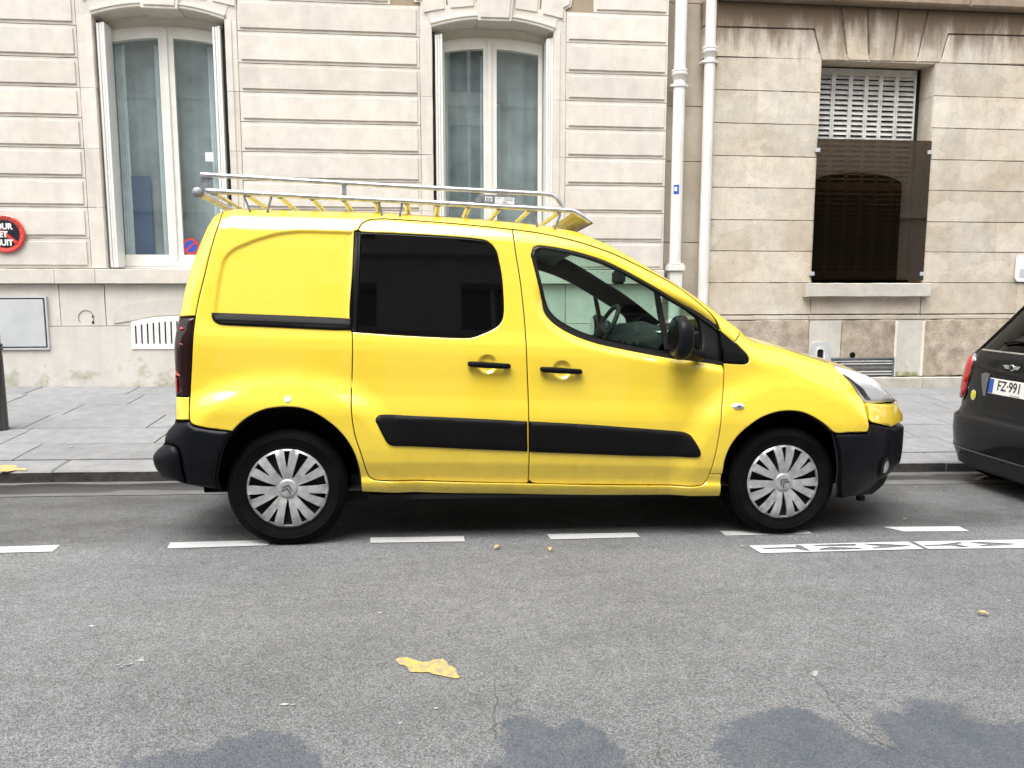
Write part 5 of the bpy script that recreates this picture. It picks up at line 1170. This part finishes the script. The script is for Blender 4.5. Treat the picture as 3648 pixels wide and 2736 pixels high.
# sliding rail
panel('sliding_rail', sz('A', [(518, 1292), (700, 1298), (1200, 1318), (1590, 1336), (1726, 1344), (1728, 1446), (1600, 1446), (1100, 1424), (640, 1402), (580, 1394), (540, 1370), (520, 1335)]), M['black_plastic'], VAN, gap=.001, dome=(.006, .010), extra=-.004, back=False)
panel('sliding_rail_groove', sz('A', [(545, 1318), (1000, 1334), (1722, 1366), (1722, 1408), (1000, 1378), (560, 1360)]), M['under'], VAN, gap=.001, extra=-.0115, back=False, depth=.001)
# front window: seal frame, glass, divider, corner trim
FW_I = [tuple(p) for p in inset(ccw(smooth_poly(FW_O)), .020)]
GL = sz('E', [(268, 262), (282, 232), (310, 215), (500, 243), (700, 292), (850, 343), (1000, 412), (1150, 492), (1300, 577), (1450, 668), (1600, 760), (1690, 840), (1706, 900), (1712, 1090), (1690, 1130), (1420, 1088), (1200, 1056), (1000, 1018), (810, 972), (655, 920), (520, 852), (440, 795), (392, 738), (362, 668), (328, 550), (292, 410), (268, 300)])
panel('window_seal', FW_O, M['seal'], fdoor, holes=[GL], gap=.001, extra=lambda s_, z_: .040 * sstep(1.42, 1.22, z_), dome=(.006, .010), back=False, depth=.03)
panel('window_glass', GL, M['win_glass'], fdoor, extra=lambda s_, z_: .010 + .038 * sstep(1.42, 1.22, z_), gap=-.002, back=False, depth=.001)
DV = sz('E', [(1292, 572), (1335, 600), (1400, 830), (1428, 960), (1436, 1092), (1400, 1086), (1380, 960), (1345, 800)])
panel('window_divider', DV, M['seal'], fdoor, extra=lambda s_, z_: .004 + .038 * sstep(1.42, 1.22, z_), gap=0, back=False)
panel('corner_trim', TRI[::-1][:-1] + [FW_O[14]], M['black_plastic'], fender, gap=.001, extra=-.002, back=False, smooth=False)
s2m = {}
for src, par, nm, m_ in ((sdoor, sdoor2, 0, 0), (fdoor, fdoor2, 0, 0)):
    for c in list(src.children):
        if c.type == 'MESH' and not c.name.startswith('rub'): mirror_copy(c, par)
# inner trim of both cab doors (dark lining with the window opening)
for pr in (False, True):
    o = panel('door_lining', S2t + FDT + TRI[:1] + [FW_O[15]] + S3[::-1] + FDB[::-1] + S2[::-1], M['interior'], fdoor, holes=[GL], extra=.065, gap=.004, back=False, depth=.01) if not pr else mirror_copy(o, fdoor2)
# side repeater, round sticker, wing mirror
rp = unproj(zz('G', [(275, 522)])[0])
rep = panel('side_repeater', [(rp[0] + .036 * math.cos(a), rp[1] + .017 * math.sin(a)) for a in np.linspace(0, 2 * PI, 24, endpoint=False)], M['lamp_lens'], fender, gap=0, dome=(.012, .014), back=False)
panel('repeater_bulb', [(rp[0] + .016 * math.cos(a), rp[1] + .007 * math.sin(a)) for a in np.linspace(0, 2 * PI, 12, endpoint=False)], M['silver_dark'], fender, gap=0, extra=-.0125, back=False)
stp = unproj(zz('B', [(1026, 470)])[0]); panel('round_sticker', [(stp[0] + .017 * math.cos(a), stp[1] + .017 * math.sin(a)) for a in np.linspace(0, 2 * PI, 20, endpoint=False)], M['white'], VAN, gap=0, extra=-.002, back=False, depth=.001)
MR = empty('wing_mirror', parent=fdoor)
def van_at(r, p, y):
    d = R3 @ ray(*zz(r, [p])[0]); t = (y - CL[1]) / d[1]; return CL + d * t
mc_ = van_at('E', (1510, 968), -.13)
V, F = [], []; nu, nv = 20, 16
for i in range(nv + 1):
    ph = -PI / 2 + PI * i / nv
    for j in range(nu):
        th = 2 * PI * j / nu; c, s = math.cos(ph), math.sin(ph); pw = lambda v, e: math.copysign(abs(v) ** e, v)
        x = pw(c, .7) * pw(math.cos(th), .75) * .050; y = pw(c, .7) * pw(math.sin(th), .75) * .105; z = pw(s, .72) * .112
        x = max(x, -.040); x += .014 * (1 - (z / .112) ** 2) if x > 0 else 0
        V.append((mc_[0] + x + .02 * z, mc_[1] + y, mc_[2] + z - .012 * (y < 0)))
F = [(i * nu + j, i * nu + (j + 1) % nu, (i + 1) * nu + (j + 1) % nu, (i + 1) * nu + j) for i in range(nv) for j in range(nu)]
mh_ = obj('mirror_housing', V, F, M['bumper'], MR, smooth=True)
v_ = [(mc_[0] - .041, mc_[1] + .085 * math.cos(a), mc_[2] + .088 * math.sin(a)) for a in np.linspace(0, 2 * PI, 24, endpoint=False)]; obj('mirror_glass', v_, [tuple(range(24))[::-1]], M['chrome'], MR)
arm0 = van_at('E', (1560, 1085), -.09); arm1 = van_at('E', (1690, 1135), .0); tube('mirror_arm', [arm0, (arm0 + arm1) / 2 + np.array([.0, -.01, -.012]), arm1], [.040, .032, .03], M['black_plastic'], MR, 12)
for c in list(MR.children): mirror_copy(c, fdoor2)

# ---- wheels
WR, CR = .312, .211
def cover_loops():
    loops = [[(CR * math.cos(a), CR * math.sin(a)) for a in np.linspace(0, 2 * PI, 112, endpoint=False)]]
    for k in range(7):
        for a0, r0, r1, h0, h1 in ((math.radians(13) + k * 2 * PI / 7, .060, .2015, .003, .0265), (math.radians(13 + 25.7) + k * 2 * PI / 7, .118, .2005, .003, .0155)):
            ca, sa = math.cos(a0), math.sin(a0); pts = []
            rs = np.linspace(r0, r1, 9)
            for r in rs: pts.append((r, -(h0 + (h1 - h0) * (r - r0) / (r1 - r0))))
            for r in rs[::-1]: pts.append((r, h0 + (h1 - h0) * (r - r0) / (r1 - r0)))
            # outer end follows the rim
            pts = [(min(x, math.sqrt(max(0, .2005 ** 2 - y * y))) if r1 > .15 else x, y) for x, y in pts]
            loops.append([(x * ca - y * sa, x * sa + y * ca) for x, y in pts])
    return loops
CL_ = [ccw(np.array(l)) for l in cover_loops()]
gr = [(r * math.cos(a), r * math.sin(a)) for r in (.03, .06, .075, .10, .125, .15, .175) for a in np.linspace(0, 2 * PI, 42, endpoint=False)]; gr = np.array(gr); kp = pip(gr, CL_[0]); dmn = np.full(len(gr), 1e9)
for l in CL_[1:]: kp &= ~pip(gr, l)
for l in CL_: dmn = np.minimum(dmn, dist_poly(gr, l)[0])
cvo, cfo = tri_fill(CL_, gr[kp & (dmn > .003)])
def cov_y(r): return np.interp(r, [0, .05, .075, .11, .16, .195, .204, .211], [-.004, -.002, -.010, -.019, -.017, -.008, -.009, .002])
V = [(p[0], float(cov_y(np.hypot(*p))), p[1]) for p in cvo]; F = [tuple(f) for f in cfo]
nV = len(V); NVc = []
for L in CL_:
    o = len(V); n = len(L); V += [(p[0], float(cov_y(np.hypot(*p))), p[1]) for p in L] + [(p[0] * .985, float(cov_y(np.hypot(*p))) + .014, p[1] * .985) for p in L]; F += [(o + i, o + n + i, o + n + (i + 1) % n, o + (i + 1) % n) for i in range(n)]
cov_me = bpy.data.meshes.new('wheel_cover'); cov_me.from_pydata(V, [], F); cov_me.polygons.foreach_set('use_smooth', [True] * len(F)); cov_me.set_sharp_from_angle(angle=math.radians(45)); cov_me.materials.append(M['silver'])
tyre_prof = [(.195, .02), (.206, .004), (.214, -.001), (.216, -.004), (.222, -.004), (.224, -.003), (.245, -.010), (.262, -.0125), (.264, -.0155), (.269, -.0155), (.271, -.012), (.288, -.006), (.300, .004), (.3055, .012), (.3075, .016)]
for k in range(5): y0 = .016 + k * .034; tyre_prof += [(.312, y0 + .003), (.312, y0 + .029), (.306, y0 + .030), (.306, y0 + .034)]
tyre_prof += [(.312, .189), (.300, .200), (.27, .206), (.22, .20), (.195, .18)]
tv, tf = lathe_vf(tyre_prof, 72, 'y'); 
tv = [(x, y, max(z, -WR + .0)) for x, y, z in tv]
ty_me = bpy.data.meshes.new('tyre'); ty_me.from_pydata(tv, [], tf); ty_me.polygons.foreach_set('use_smooth', [True] * len(tf)); ty_me.set_sharp_from_angle(angle=math.radians(40)); ty_me.materials.append(M['rubber'])
rv, rf = lathe_vf([(.0, .03), (.12, .03), (.19, .022), (.2, .012), (.205, .012)], 40, 'y'); rim_me = bpy.data.meshes.new('rim'); rim_me.from_pydata(rv, [], rf); rim_me.materials.append(M['under'])
cvv, cff = lathe_vf([(0, -.014), (.038, -.013), (.047, -.011), (.050, -.006), (.052, .0)], 36, 'y'); cap_me = bpy.data.meshes.new('hub_cap'); cap_me.from_pydata(cvv, [], cff); cap_me.polygons.foreach_set('use_smooth', [True] * len(cff)); cap_me.materials.append(M['silver'])
ev = []
for dz in (-.016, .003):
    pts = [(-.026, -.010), (0, .012), (.026, -.010), (.026, -.0005), (0, .0225), (-.026, -.0005)]; pts = [(a, b + dz) for a, b in pts]
    ev.append(([(a, -.0165, b) for a, b in pts] + [(a, -.011, b) for a, b in pts], [(0, 1, 4, 5), (1, 2, 3, 4)] + [(i, i + 6, (i + 1) % 6 + 6, (i + 1) % 6) for i in range(6)]))
ev, ef = join_vf(ev); em_me = bpy.data.meshes.new('chevron_emblem'); em_me.from_pydata(ev, [], ef); em_me.materials.append(M['silver_dark'])
for (wx_, side, rot, rem) in ((0, 0, 0, .35), (WB_, 0, -.02, -.75), (0, 1, .5, 0), (WB_, 1, 1, 0)):
    w = empty('wheel', parent=VAN); w.location = (wx_, 0 if side == 0 else 2 * YC, WR - .004); w.rotation_euler = (0, rot, PI if side else 0)
    link('tyre', ty_me, None, w); link('rim', rim_me, None, w); link('wheel_cover', cov_me, None, w); hc = link('hub_cap', cap_me, None, w); e = link('chevron_emblem', em_me, None, w); e.rotation_euler = (0, rem, 0)
# wheel housings, underbody
for hx in (0, WB_):
    for side in (0, 1):
        V, F = lathe_vf([(.43, .0), (.44, .30), (.0, .30)], 40, 'y', (hx, .005, .33)); V = [(x, y if not side else 2 * YC - y, max(z, .29)) for x, y, z in V]; obj('wheel_housing', V, F, M['under'], VAN)
box('underbody', (-.30, .14, .20), (3.10, 2 * YC - .10, .34), M['under'], VAN); box('underbody_front', (3.10, .30, .23), (3.3, 2 * YC - .25, .34), M['under'], VAN)
box('sill_underside', (.42, .02, .235), (2.30, .12, .262), M['under'], VAN); box('under_van_light_block', (.3, .5, .16), (2.2, .62, .25), M['under'], VAN)  # unseen low box added to block light beneath the floor
box('sill_underside', (.42, 2 * YC - .12, .235), (2.30, 2 * YC - .02, .262), M['under'], VAN)
box('tow_flap', (3.33, .24, .13), (3.37, .27, .16), M['under'], VAN)
# ---- cabin
box('cabin_floor', (.9, .10, .34), (2.95, 2 * YC - .10, .40), M['interior'], VAN); box('bulkhead', (1.15, .16, .4), (1.19, 2 * YC - .16, 1.66), M['interior'], VAN)
for yy in (.45, 1.30):
    st_ = empty('seat', parent=VAN); box('seat_base', (1.22, yy - .24, .45), (1.72, yy + .24, .66), M['interior'], st_, .05); bm = bmesh.new(); add_box(bm, (-.06, -.23, 0), (.06, .23, .58), .05, Matrix.Translation((1.27, yy, .60)) @ Matrix.Rotation(-.12, 4, 'Y')); bobj('backrest', bm, M['interior'], st_, True, 40)
dsh = []
xd0 = van_at('E', (1010, 870), 1.1)[0]
prof = [(2.02, .62), (1.97, .86), (1.985, 1.00), (2.03, 1.075), (2.12, 1.12), (2.30, 1.145), (2.48, 1.12), (2.62, 1.03), (2.66, .6)]
n = len(prof); ysd = np.linspace(.11, 2 * YC - .11, 15); V = []
for y in ysd:
    hump = .05 * math.exp(-((y - 1.28) / .20) ** 2) + .035 * math.exp(-((y - .88) / .15) ** 2)
    for x, z in prof: V.append((x - .05 * math.exp(-((y - 1.28) / .22) ** 2), y, z + (hump if z > .95 and x < 2.4 else 0)))
F = [(i * n + k, i * n + k + 1, (i + 1) * n + k + 1, (i + 1) * n + k) for i in range(len(ysd) - 1) for k in range(n - 1)]
dash = obj('dashboard', V, F, M['interior'], VAN, smooth=True)
for yy in (.40, .56, .76, .92): lathe('air_vent', [(0, -.012), (.036, -.012), (.044, -.004), (.046, .012)], M['black_plastic'], dash, 18, 'y', (0, 0, 0)).matrix_local = Matrix.Translation((2.005, yy, 1.035)) @ Matrix.Rotation(PI / 2 * -1, 4, 'Z')
pap = obj('paper', [(2.13, .47, 1.132), (2.27, .45, 1.152), (2.30, .60, 1.154), (2.15, .62, 1.135)], [(0, 1, 2, 3)], M['white'], dash)
SWh = empty('steering_wheel', parent=VAN); swc = Vector(van_at('E', (855, 905), 1.28)); Rm = Matrix.Translation(swc) @ Matrix.Rotation(math.radians(-62), 4, 'Y')
ringp = [Rm @ Vector((.185 * math.cos(a), .185 * math.sin(a), 0)) for a in np.linspace(0, 2 * PI, 40, endpoint=False)]; tube('wheel_rim', ringp, .016, M['interior'], SWh, 8, True)
for a in (PI / 2 + .2, -PI / 2 - .2, PI, ): tube('spoke', [Rm @ Vector((0, 0, .03)), Rm @ Vector((.18 * math.cos(a), .18 * math.sin(a), 0))], .018, M['interior'], SWh, 8)
bm = bmesh.new(); bmesh.ops.create_uvsphere(bm, u_segments=16, v_segments=10, radius=.07); bmesh.ops.transform(bm, matrix=Rm @ Matrix.Diagonal((1, 1, .55, 1)), verts=bm.verts); bobj('airbag_boss', bm, M['interior'], SWh, True)
im = van_at('E', (978, 455), .84); IM = empty('rear_view_mirror', parent=VAN); box('mirror_shell', (im[0] - .02, im[1] - .11, im[2] - .045), (im[0] + .022, im[1] + .11, im[2] + .045), M['interior'], IM, .012); a2 = van_at('E', (1060, 415), .86); tube('mirror_stalk', [im, a2], .012, M['interior'], IM, 8)

# ================================================================== ROOF RACK (stands on the van)
RK = empty('roof_rack', label='silver tubular roof rack with rungs on the yellow van roof', cat='roof rack'); RK.matrix_world = VM
NY, FY = .20, 2 * YC - .20
def rk(r, pts, y=NY): return [Vector(van_at(r, p, y)) for p in pts]
upn = rk('S', [(716, 622), (1100, 645), (1452, 665), (1640, 675), (1940, 691), (1968, 696), (1985, 708), (2000, 730), (2011, 744)])
lon = rk('S', [(736, 680), (1100, 700), (1452, 717), (1640, 728), (1911, 743), (2030, 750), (2048, 754), (2080, 774), (2104, 789)])
mir = lambda P: [Vector((p.x, 2 * YC - p.y, p.z)) for p in P]
tube('upper_rail', upn, .0125, M['alu'], RK, 10); tube('lower_rail', lon, .0145, M['alu'], RK, 10)
tube('lower_rail', mir(lon), .0145, M['alu'], RK, 10); tube('upper_rail', [Vector((p.x, p.y, p.z - .012)) for p in mir(upn)], .0115, M['alu'], RK, 10) if False else None
xs = np.array([p.x for p in lon]); zs_ = np.array([p.z for p in lon]); zat = lambda x: float(np.interp(x, xs, zs_))
xa, xb = rk('S', [(765, 682)])[0].x, rk('S', [(1992, 748)])[0].x
for i in range(12):
    x = xa + (xb - xa) * i / 11; tube('rung', [(x, NY, zat(x) - .012), (x, FY, zat(x) - .012)], .0165, M['alu'], RK, 8, ry=.010)
re_ = rk('S', [(712, 690)])[0]; tube('rear_roller', [(re_.x, NY - .03, re_.z), (re_.x, FY + .03, re_.z)], .021, M['alu'], RK, 14)
lathe('roller_cap', [(0, -.03), (.016, -.03), (.026, -.022), (.028, .01), (0, .01)], M['alu_dark'], RK, 16, 'y', (re_.x, NY - .03, re_.z))
ep = [tuple(p) for p in rk('A', [(428, 125), (532, 135), (492, 225), (400, 225)])]; obj('end_plate', ep + [(a, b + .004, c) for a, b, c in ep], [(3, 2, 1, 0), (4, 5, 6, 7)] + [(i, (i + 1) % 4, 4 + (i + 1) % 4, 4 + i) for i in range(4)], M['alu_dark'], RK)
mp = rk('S', [(1226, 652), (1226, 706)]); bm = bmesh.new(); add_box(bm, (mp[0].x - .011, NY - .006, mp[1].z), (mp[0].x + .011, NY + .006, mp[0].z), .001); bobj('post', bm, M['alu_dark'], RK)
# mounting stays down to the roof gutter, both sides
def roof_z(x): e = EDGE[EDGE[:, 1] > 1.3]; return float(np.interp(x, e[:, 0], e[:, 1]))
for pa, pb in (((869, 699), (892, 742)), ((967, 700), (952, 742)), ((1350, 720), (1360, 753)), ((1433, 724), (1424, 756)), ((1905, 756), (1916, 806)), ((1996, 764), (1970, 818))):
    A_, B_ = rk('S', [pa, pb]); B_.z = min(B_.z, roof_z(B_.x) + .01) - .02
    tube('stay', [A_, B_], .006, M['alu_dark'], RK, 6); tube('stay', mir([A_, B_]), .006, M['alu_dark'], RK, 6)
# wind deflector across the front
d0, d1 = lon[6], lon[8]; d0 = Vector((d0.x + .0, 0, d0.z - .004)); d1 = Vector((d1.x + .01, 0, d1.z - .006))
prof = [d0, d0 * .6 + d1 * .4 + Vector((0, 0, .008)), d1 * .85 + d0 * .15, d1 + Vector((.004, 0, -.006)), d1 + Vector((-.018, 0, -.016))]
V = [(p.x, y, p.z) for y in (NY - .004, FY + .004) for p in prof] + [(p.x - .003, y, p.z + .004) for y in (NY - .004, FY + .004) for p in prof]; k = len(prof)
obj('wind_deflector', V, [(i, i + 1, k + i + 1, k + i) for i in range(k - 1)] + [(2 * k + i + 1, 2 * k + i, 3 * k + i, 3 * k + i + 1) for i in range(k - 1)], M['alu'], RK)
# name plate hung between the rails
PLT = empty('name_plate', parent=RK); pp = [tuple(p) for p in rk('K', [(222, 368), (228, 318), (262, 238), (300, 228), (860, 256), (888, 285), (912, 360), (914, 408)], NY - .012)]
n = len(pp); obj('plate', pp + [(a, b + .004, c) for a, b, c in pp], [tuple(range(n))[::-1], tuple(range(n, 2 * n))] + [(i, (i + 1) % n, n + (i + 1) % n, n + i) for i in range(n)], M['alu_dark'], PLT)
tc = rk('K', [(447, 310)], NY - .0135)[0]; text('lettering', 'ITS', .034, Matrix.Translation(tc) @ Matrix.Rotation(.035, 4, 'Y') @ FACEM, M['white'], PLT, bold=.0012, sx=.95)
lb = [tuple(p) for p in rk('K', [(545, 268), (855, 285), (850, 398), (542, 380)], NY - .0135)]; obj('paper_sticker', lb, [(0, 1, 2, 3)[::-1]], M['plate_white'], PLT)
for a, b in (((690, 296), (830, 304)), ((680, 318), (826, 326)), ((672, 346), (735, 350)), ((665, 362), (738, 366)), ((575, 288), (640, 292))):
    q = [tuple(p) for p in rk('K', [a, b, (b[0], b[1] + 6), (a[0], a[1] + 6)], NY - .0142)]; obj('print_line', q, [(3, 2, 1, 0)], M['silver_dark'], PLT)

# ================================================================== SMALL CHARCOAL HATCHBACK PARKED AHEAD (rear end in view)
HX, HYC = 3.965, 4.93; HG = float(road_z(HX + .6, HYC)) 
HC = empty('hatchback_car', (HX, HYC, HG), 'charcoal black hatchback parked ahead of the van, its tail showing', 'car')
# heights above ground -> half width, tail position, roof tumble
hz_ = [.12, .15, .25, .40, .50, .525, .56, .64, .70, .78, .88, .96, 1.00, 1.03, 1.20, 1.36, 1.40, 1.42]
hw_ = [.77, .815, .845, .862, .862, .850, .846, .842, .838, .83, .812, .79, .765, .745, .67, .59, .55, .46]
hx_ = [.10, .045, .012, .0, .004, .034, .050, .055, .058, .064, .080, .10, .13, .155, .30, .43, .50, .66]
def h_w(z): return float(np.interp(z, hz_, hw_))
def h_x(z): return float(np.interp(z, hz_, hx_))
def h_ring(z, n=64, grow=0.0):
    w, x0 = h_w(z) + grow, h_x(z) - grow; x1 = 3.75 - max(0, z - .75) * 2.4; L = (x1 - x0) / 2; c = (x0 + x1) / 2; out = []
    for k in range(n):
        a = 2 * PI * k / n; ca, sa = math.cos(a), math.sin(a); e = 2 / 5.2
        out.append((c + L * math.copysign(abs(ca) ** e, ca), w * math.copysign(abs(sa) ** e, sa), z))
    return out
def h_loft(name, zs, m, parent=HC, cap=False):
    n = 96; V = []; F = []
    for z in zs: V += h_ring(z, n)
    for i in range(len(zs) - 1): F += [(i * n + k, i * n + (k + 1) % n, (i + 1) * n + (k + 1) % n, (i + 1) * n + k) for k in range(n)]
    if cap: F.append(tuple((len(zs) - 1) * n + k for k in range(n)))
    return obj(name, V, F, m, parent, smooth=True)
h_loft('lower_trim', [.12, .13, .14, .149], M['mini_low']); hb = h_loft('body', [.15] + list(np.linspace(.16, .50, 12)) + [.512, .520], M['mini']); hb2 = h_loft('tailgate', [.521, .528, .54, .56] + list(np.linspace(.58, 1.0, 16)), M['mini'])
h_loft('window_band', list(np.linspace(1.003, 1.34, 8)), M['privacy']); h_loft('car_roof', list(np.linspace(1.343, 1.42, 6)), M['mini'], cap=True)
V = [(p[0], p[1], p[2]) for p in h_ring(.14)]; obj('floor_pan', V, [tuple(range(len(V)))], M['under'], HC)
def h_surf(y, z, e=0.0):
    """x of the tail surface at sideways y, height z"""
    w = h_w(z); x0 = h_x(z); x1 = 3.75 - max(0, z - .75) * 2.4; L = (x1 - x0) / 2; c = (x0 + x1) / 2; u = min(.999, abs(y) / w)
    return c - L * (1 - u ** 5.2) ** (1 / 5.2) - e
def h_un(p):
    d = ray(*p); X = HX
    for _ in range(14):
        t = X / d[0]; q = CAMP + d * t; y, z = q[1] - HYC, q[2] - HG; X = .5 * X + .5 * (HX + h_surf(float(np.clip(y, -.85, .85)), float(np.clip(z, .16, 1.42))))
    t = X / d[0]; q = CAMP + d * t; return float(q[1] - HYC), float(q[2] - HG)
def hsz(pts): return [h_un(p) for p in zz('H', pts)]
def h_patch(name, yz, m, parent, e=.004, th=.012, grid=.02, dome=0.0):
    P = smooth_poly(yz, .015); P = ccw(P); lo, hi = P.min(0), P.max(0); gx, gy = np.meshgrid(np.arange(lo[0], hi[0], grid), np.arange(lo[1], hi[1], grid)); G2 = np.stack([gx.ravel(), gy.ravel()], 1); G2 = G2[pip(G2, P)]
    if len(G2): G2 = G2[dist_poly(G2, P)[0] > .005]
    vo, fo = tri_fill([P], G2 if len(G2) else None); d = dist_poly(vo, P)[0]
    f3 = lambda q, ee, dd: (h_surf(float(q[0]), float(q[1]), ee + dome * math.sqrt(max(0, 1 - max(0, 1 - dd / .03) ** 2))), float(q[0]), float(q[1]))
    V = [f3(q, e, dd) for q, dd in zip(vo, d)]; F = [tuple(f)[::-1] for f in fo]; o = len(V); n = len(P); V += [f3(q, e, 0) for q in P] + [f3(q, -th, 0) for q in P]; F += [(o + i, o + (i + 1) % n, o + n + (i + 1) % n, o + n + i) for i in range(n)]
    ob = obj(name, V, F, m, parent, smooth=True); ob.data.set_sharp_from_angle(angle=math.radians(50)); return ob
LT = [(.53, .955), (.60, .945), (.68, .915), (.735, .87), (.78, .79), (.795, .71), (.785, .645), (.74, .618), (.64, .618), (.555, .635), (.522, .68), (.515, .75), (.50, .85), (.505, .92)]
for sgn in (1, -1):
    L = [(sgn * a, b) for a, b in LT]; tl = h_patch('tail_lamp', [((a - sgn * .0) , b) for a, b in [(q[0], q[1]) for q in inset(ccw(np.array(L)), -.014)]], M['chrome'], HC, .010); h_patch('red_lens', L, M['tail_red'], tl, .014, dome=.016)
pt, pb = hsz([(612, 720), (582, 826)]); pz1, pz0 = pt[1], pb[1]
if pz1 - pz0 < .09: pz0 = pz1 - .11
PLc = empty('number_plate', parent=HC); pc = (pz1 + pz0) / 2; xp = h_surf(0, pc) - .022; pyl = (pt[0] + pb[0]) / 2
tiltm = Matrix.Translation((xp, pyl - .26, pc)) @ Matrix.Rotation(.10, 4, 'Y')
def pbox(name, a, b, m): o = box(name, a, b, m, PLc, .002); o.data.transform(tiltm); return o
pbox('plate', (-.004, -.26, -.055), (.004, .26, .055), M['plate_white']); pbox('blue_band', (-.006, .215, -.05), (-.0042, .256, .05), M['sign_blue'])
TM = tiltm @ Matrix.Translation((-.0055, .0, 0)) @ Matrix(((0, 0, -1, 0), (-1, 0, 0, 0), (0, 1, 0, 0), (0, 0, 0, 1)))
text('registration', 'FZ·991', .098, TM @ Matrix.Translation((-.065, .006, 0)), M['ink'], PLc, bold=.0012, sx=.80)
text('dealer_line', 'BYMYCAR', .014, TM @ Matrix.Translation((-.0, -.047, 0)), M['ink'], PLc, sx=1.4)
rec = hsz([(520, 690), (545, 680), (582, 690), (560, 770), (548, 850), (530, 850), (522, 780)]); h_patch('plate_recess_edge', rec, M['silver_dark'], HC, .004)
bdg = hsz([(441, 850), (448, 812), (466, 803), (481, 822), (478, 862), (462, 884), (446, 875)]); bb_ = h_patch('badge_ring', bdg, M['chrome'], HC, .006); bc = np.mean(np.array(bdg), 0); h_patch('badge_face', [tuple(bc + (np.array(q) - bc) * .80) for q in bdg], M['badge_yellow'], bb_, .009)
ec_ = hsz([(748, 645)])[0]; EM = empty('winged_emblem', parent=HC); ex0 = h_surf(*ec_) - .006
lathe('disc', [(0, -.006), (.020, -.006), (.024, -.002), (.024, .002)], M['chrome'], EM, 20, 'y').matrix_local = Matrix.Translation((ex0, ec_[0], ec_[1])) @ Matrix.Rotation(-PI / 2, 4, 'Z')
lathe('disc_centre', [(0, -.0075), (.017, -.0075)], M['mini_low'], EM, 20, 'y').matrix_local = Matrix.Translation((ex0, ec_[0], ec_[1])) @ Matrix.Rotation(-PI / 2, 4, 'Z')
for sg in (-1, 1):
    for dz, w in ((.012, .052), (.003, .045), (-.006, .036)): box('wing', (ex0 - .005, ec_[0] + sg * .026 - (w if sg < 0 else 0), ec_[1] + dz - .003), (ex0 + .003, ec_[0] + sg * .026 + (w if sg > 0 else 0), ec_[1] + dz + .003), M['chrome'], EM)
# bumper insert, bright lines, reflector, window strip, wiper, wheels
zi1, zi0 = .268, .152
def h_band(name, z0, z1, m, e, yy=.80):
    ys_ = np.linspace(-yy, yy, 40); V = []
    for y in ys_: V += [(h_surf(y, z0, e), y, z0), (h_surf(y, z1, e), y, z1)]
    return obj(name, V, [(2 * i + 1, 2 * i + 3, 2 * i + 2, 2 * i) for i in range(39)], m, HC, smooth=True)
h_band('bumper_insert', zi0, zi1, M['mini_low'], .003, .835); h_band('bright_line', zi1, zi1 + .010, M['silver_dark'], .007, .83); h_band('bright_line', zi0 - .012, zi0, M['silver_dark'], .007, .825); h_band('bumper_line', .516, .523, M['under'], .001, .84); h_band('window_strip', 1.0, 1.010, M['chrome'], .003, .72)
for sgn in (1, -1): h_patch('rear_reflector', [(sgn * a, b) for a, b in ((.70, .215), (.715, .24), (.76, .242), (.785, .22), (.775, .195), (.72, .192))], mat('dark red reflector', (.16, .03, .02), .3), HC, .008)
wp = hsz([(708, 460), (790, 452), (990, 470)]); tube('wiper', [(h_surf(a, b, .02), a, b) for a, b in wp], .009, M['black_plastic'], HC, 8)
for x_, sgn in ((.62, 1), (.62, -1), (3.05, 1), (3.05, -1)):
    w = empty('wheel', parent=HC); w.location = (x_, sgn * .785, .305 + float(road_z(HX + x_, HYC + sgn * .83)) - HG); w.rotation_euler = (0, 0, PI if sgn > 0 else 0); link('tyre', ty_me, None, w); link('rim', rim_me, None, w)
    h2 = lathe('wheel_arch', [(.345, -.0), (.36, -.006), (.36, .05)], M['mini_low'], HC, 40, 'y'); h2.matrix_local = Matrix.Translation((x_, sgn * .852, .31)) @ Matrix.Rotation(PI if sgn > 0 else 0, 4, 'Z')
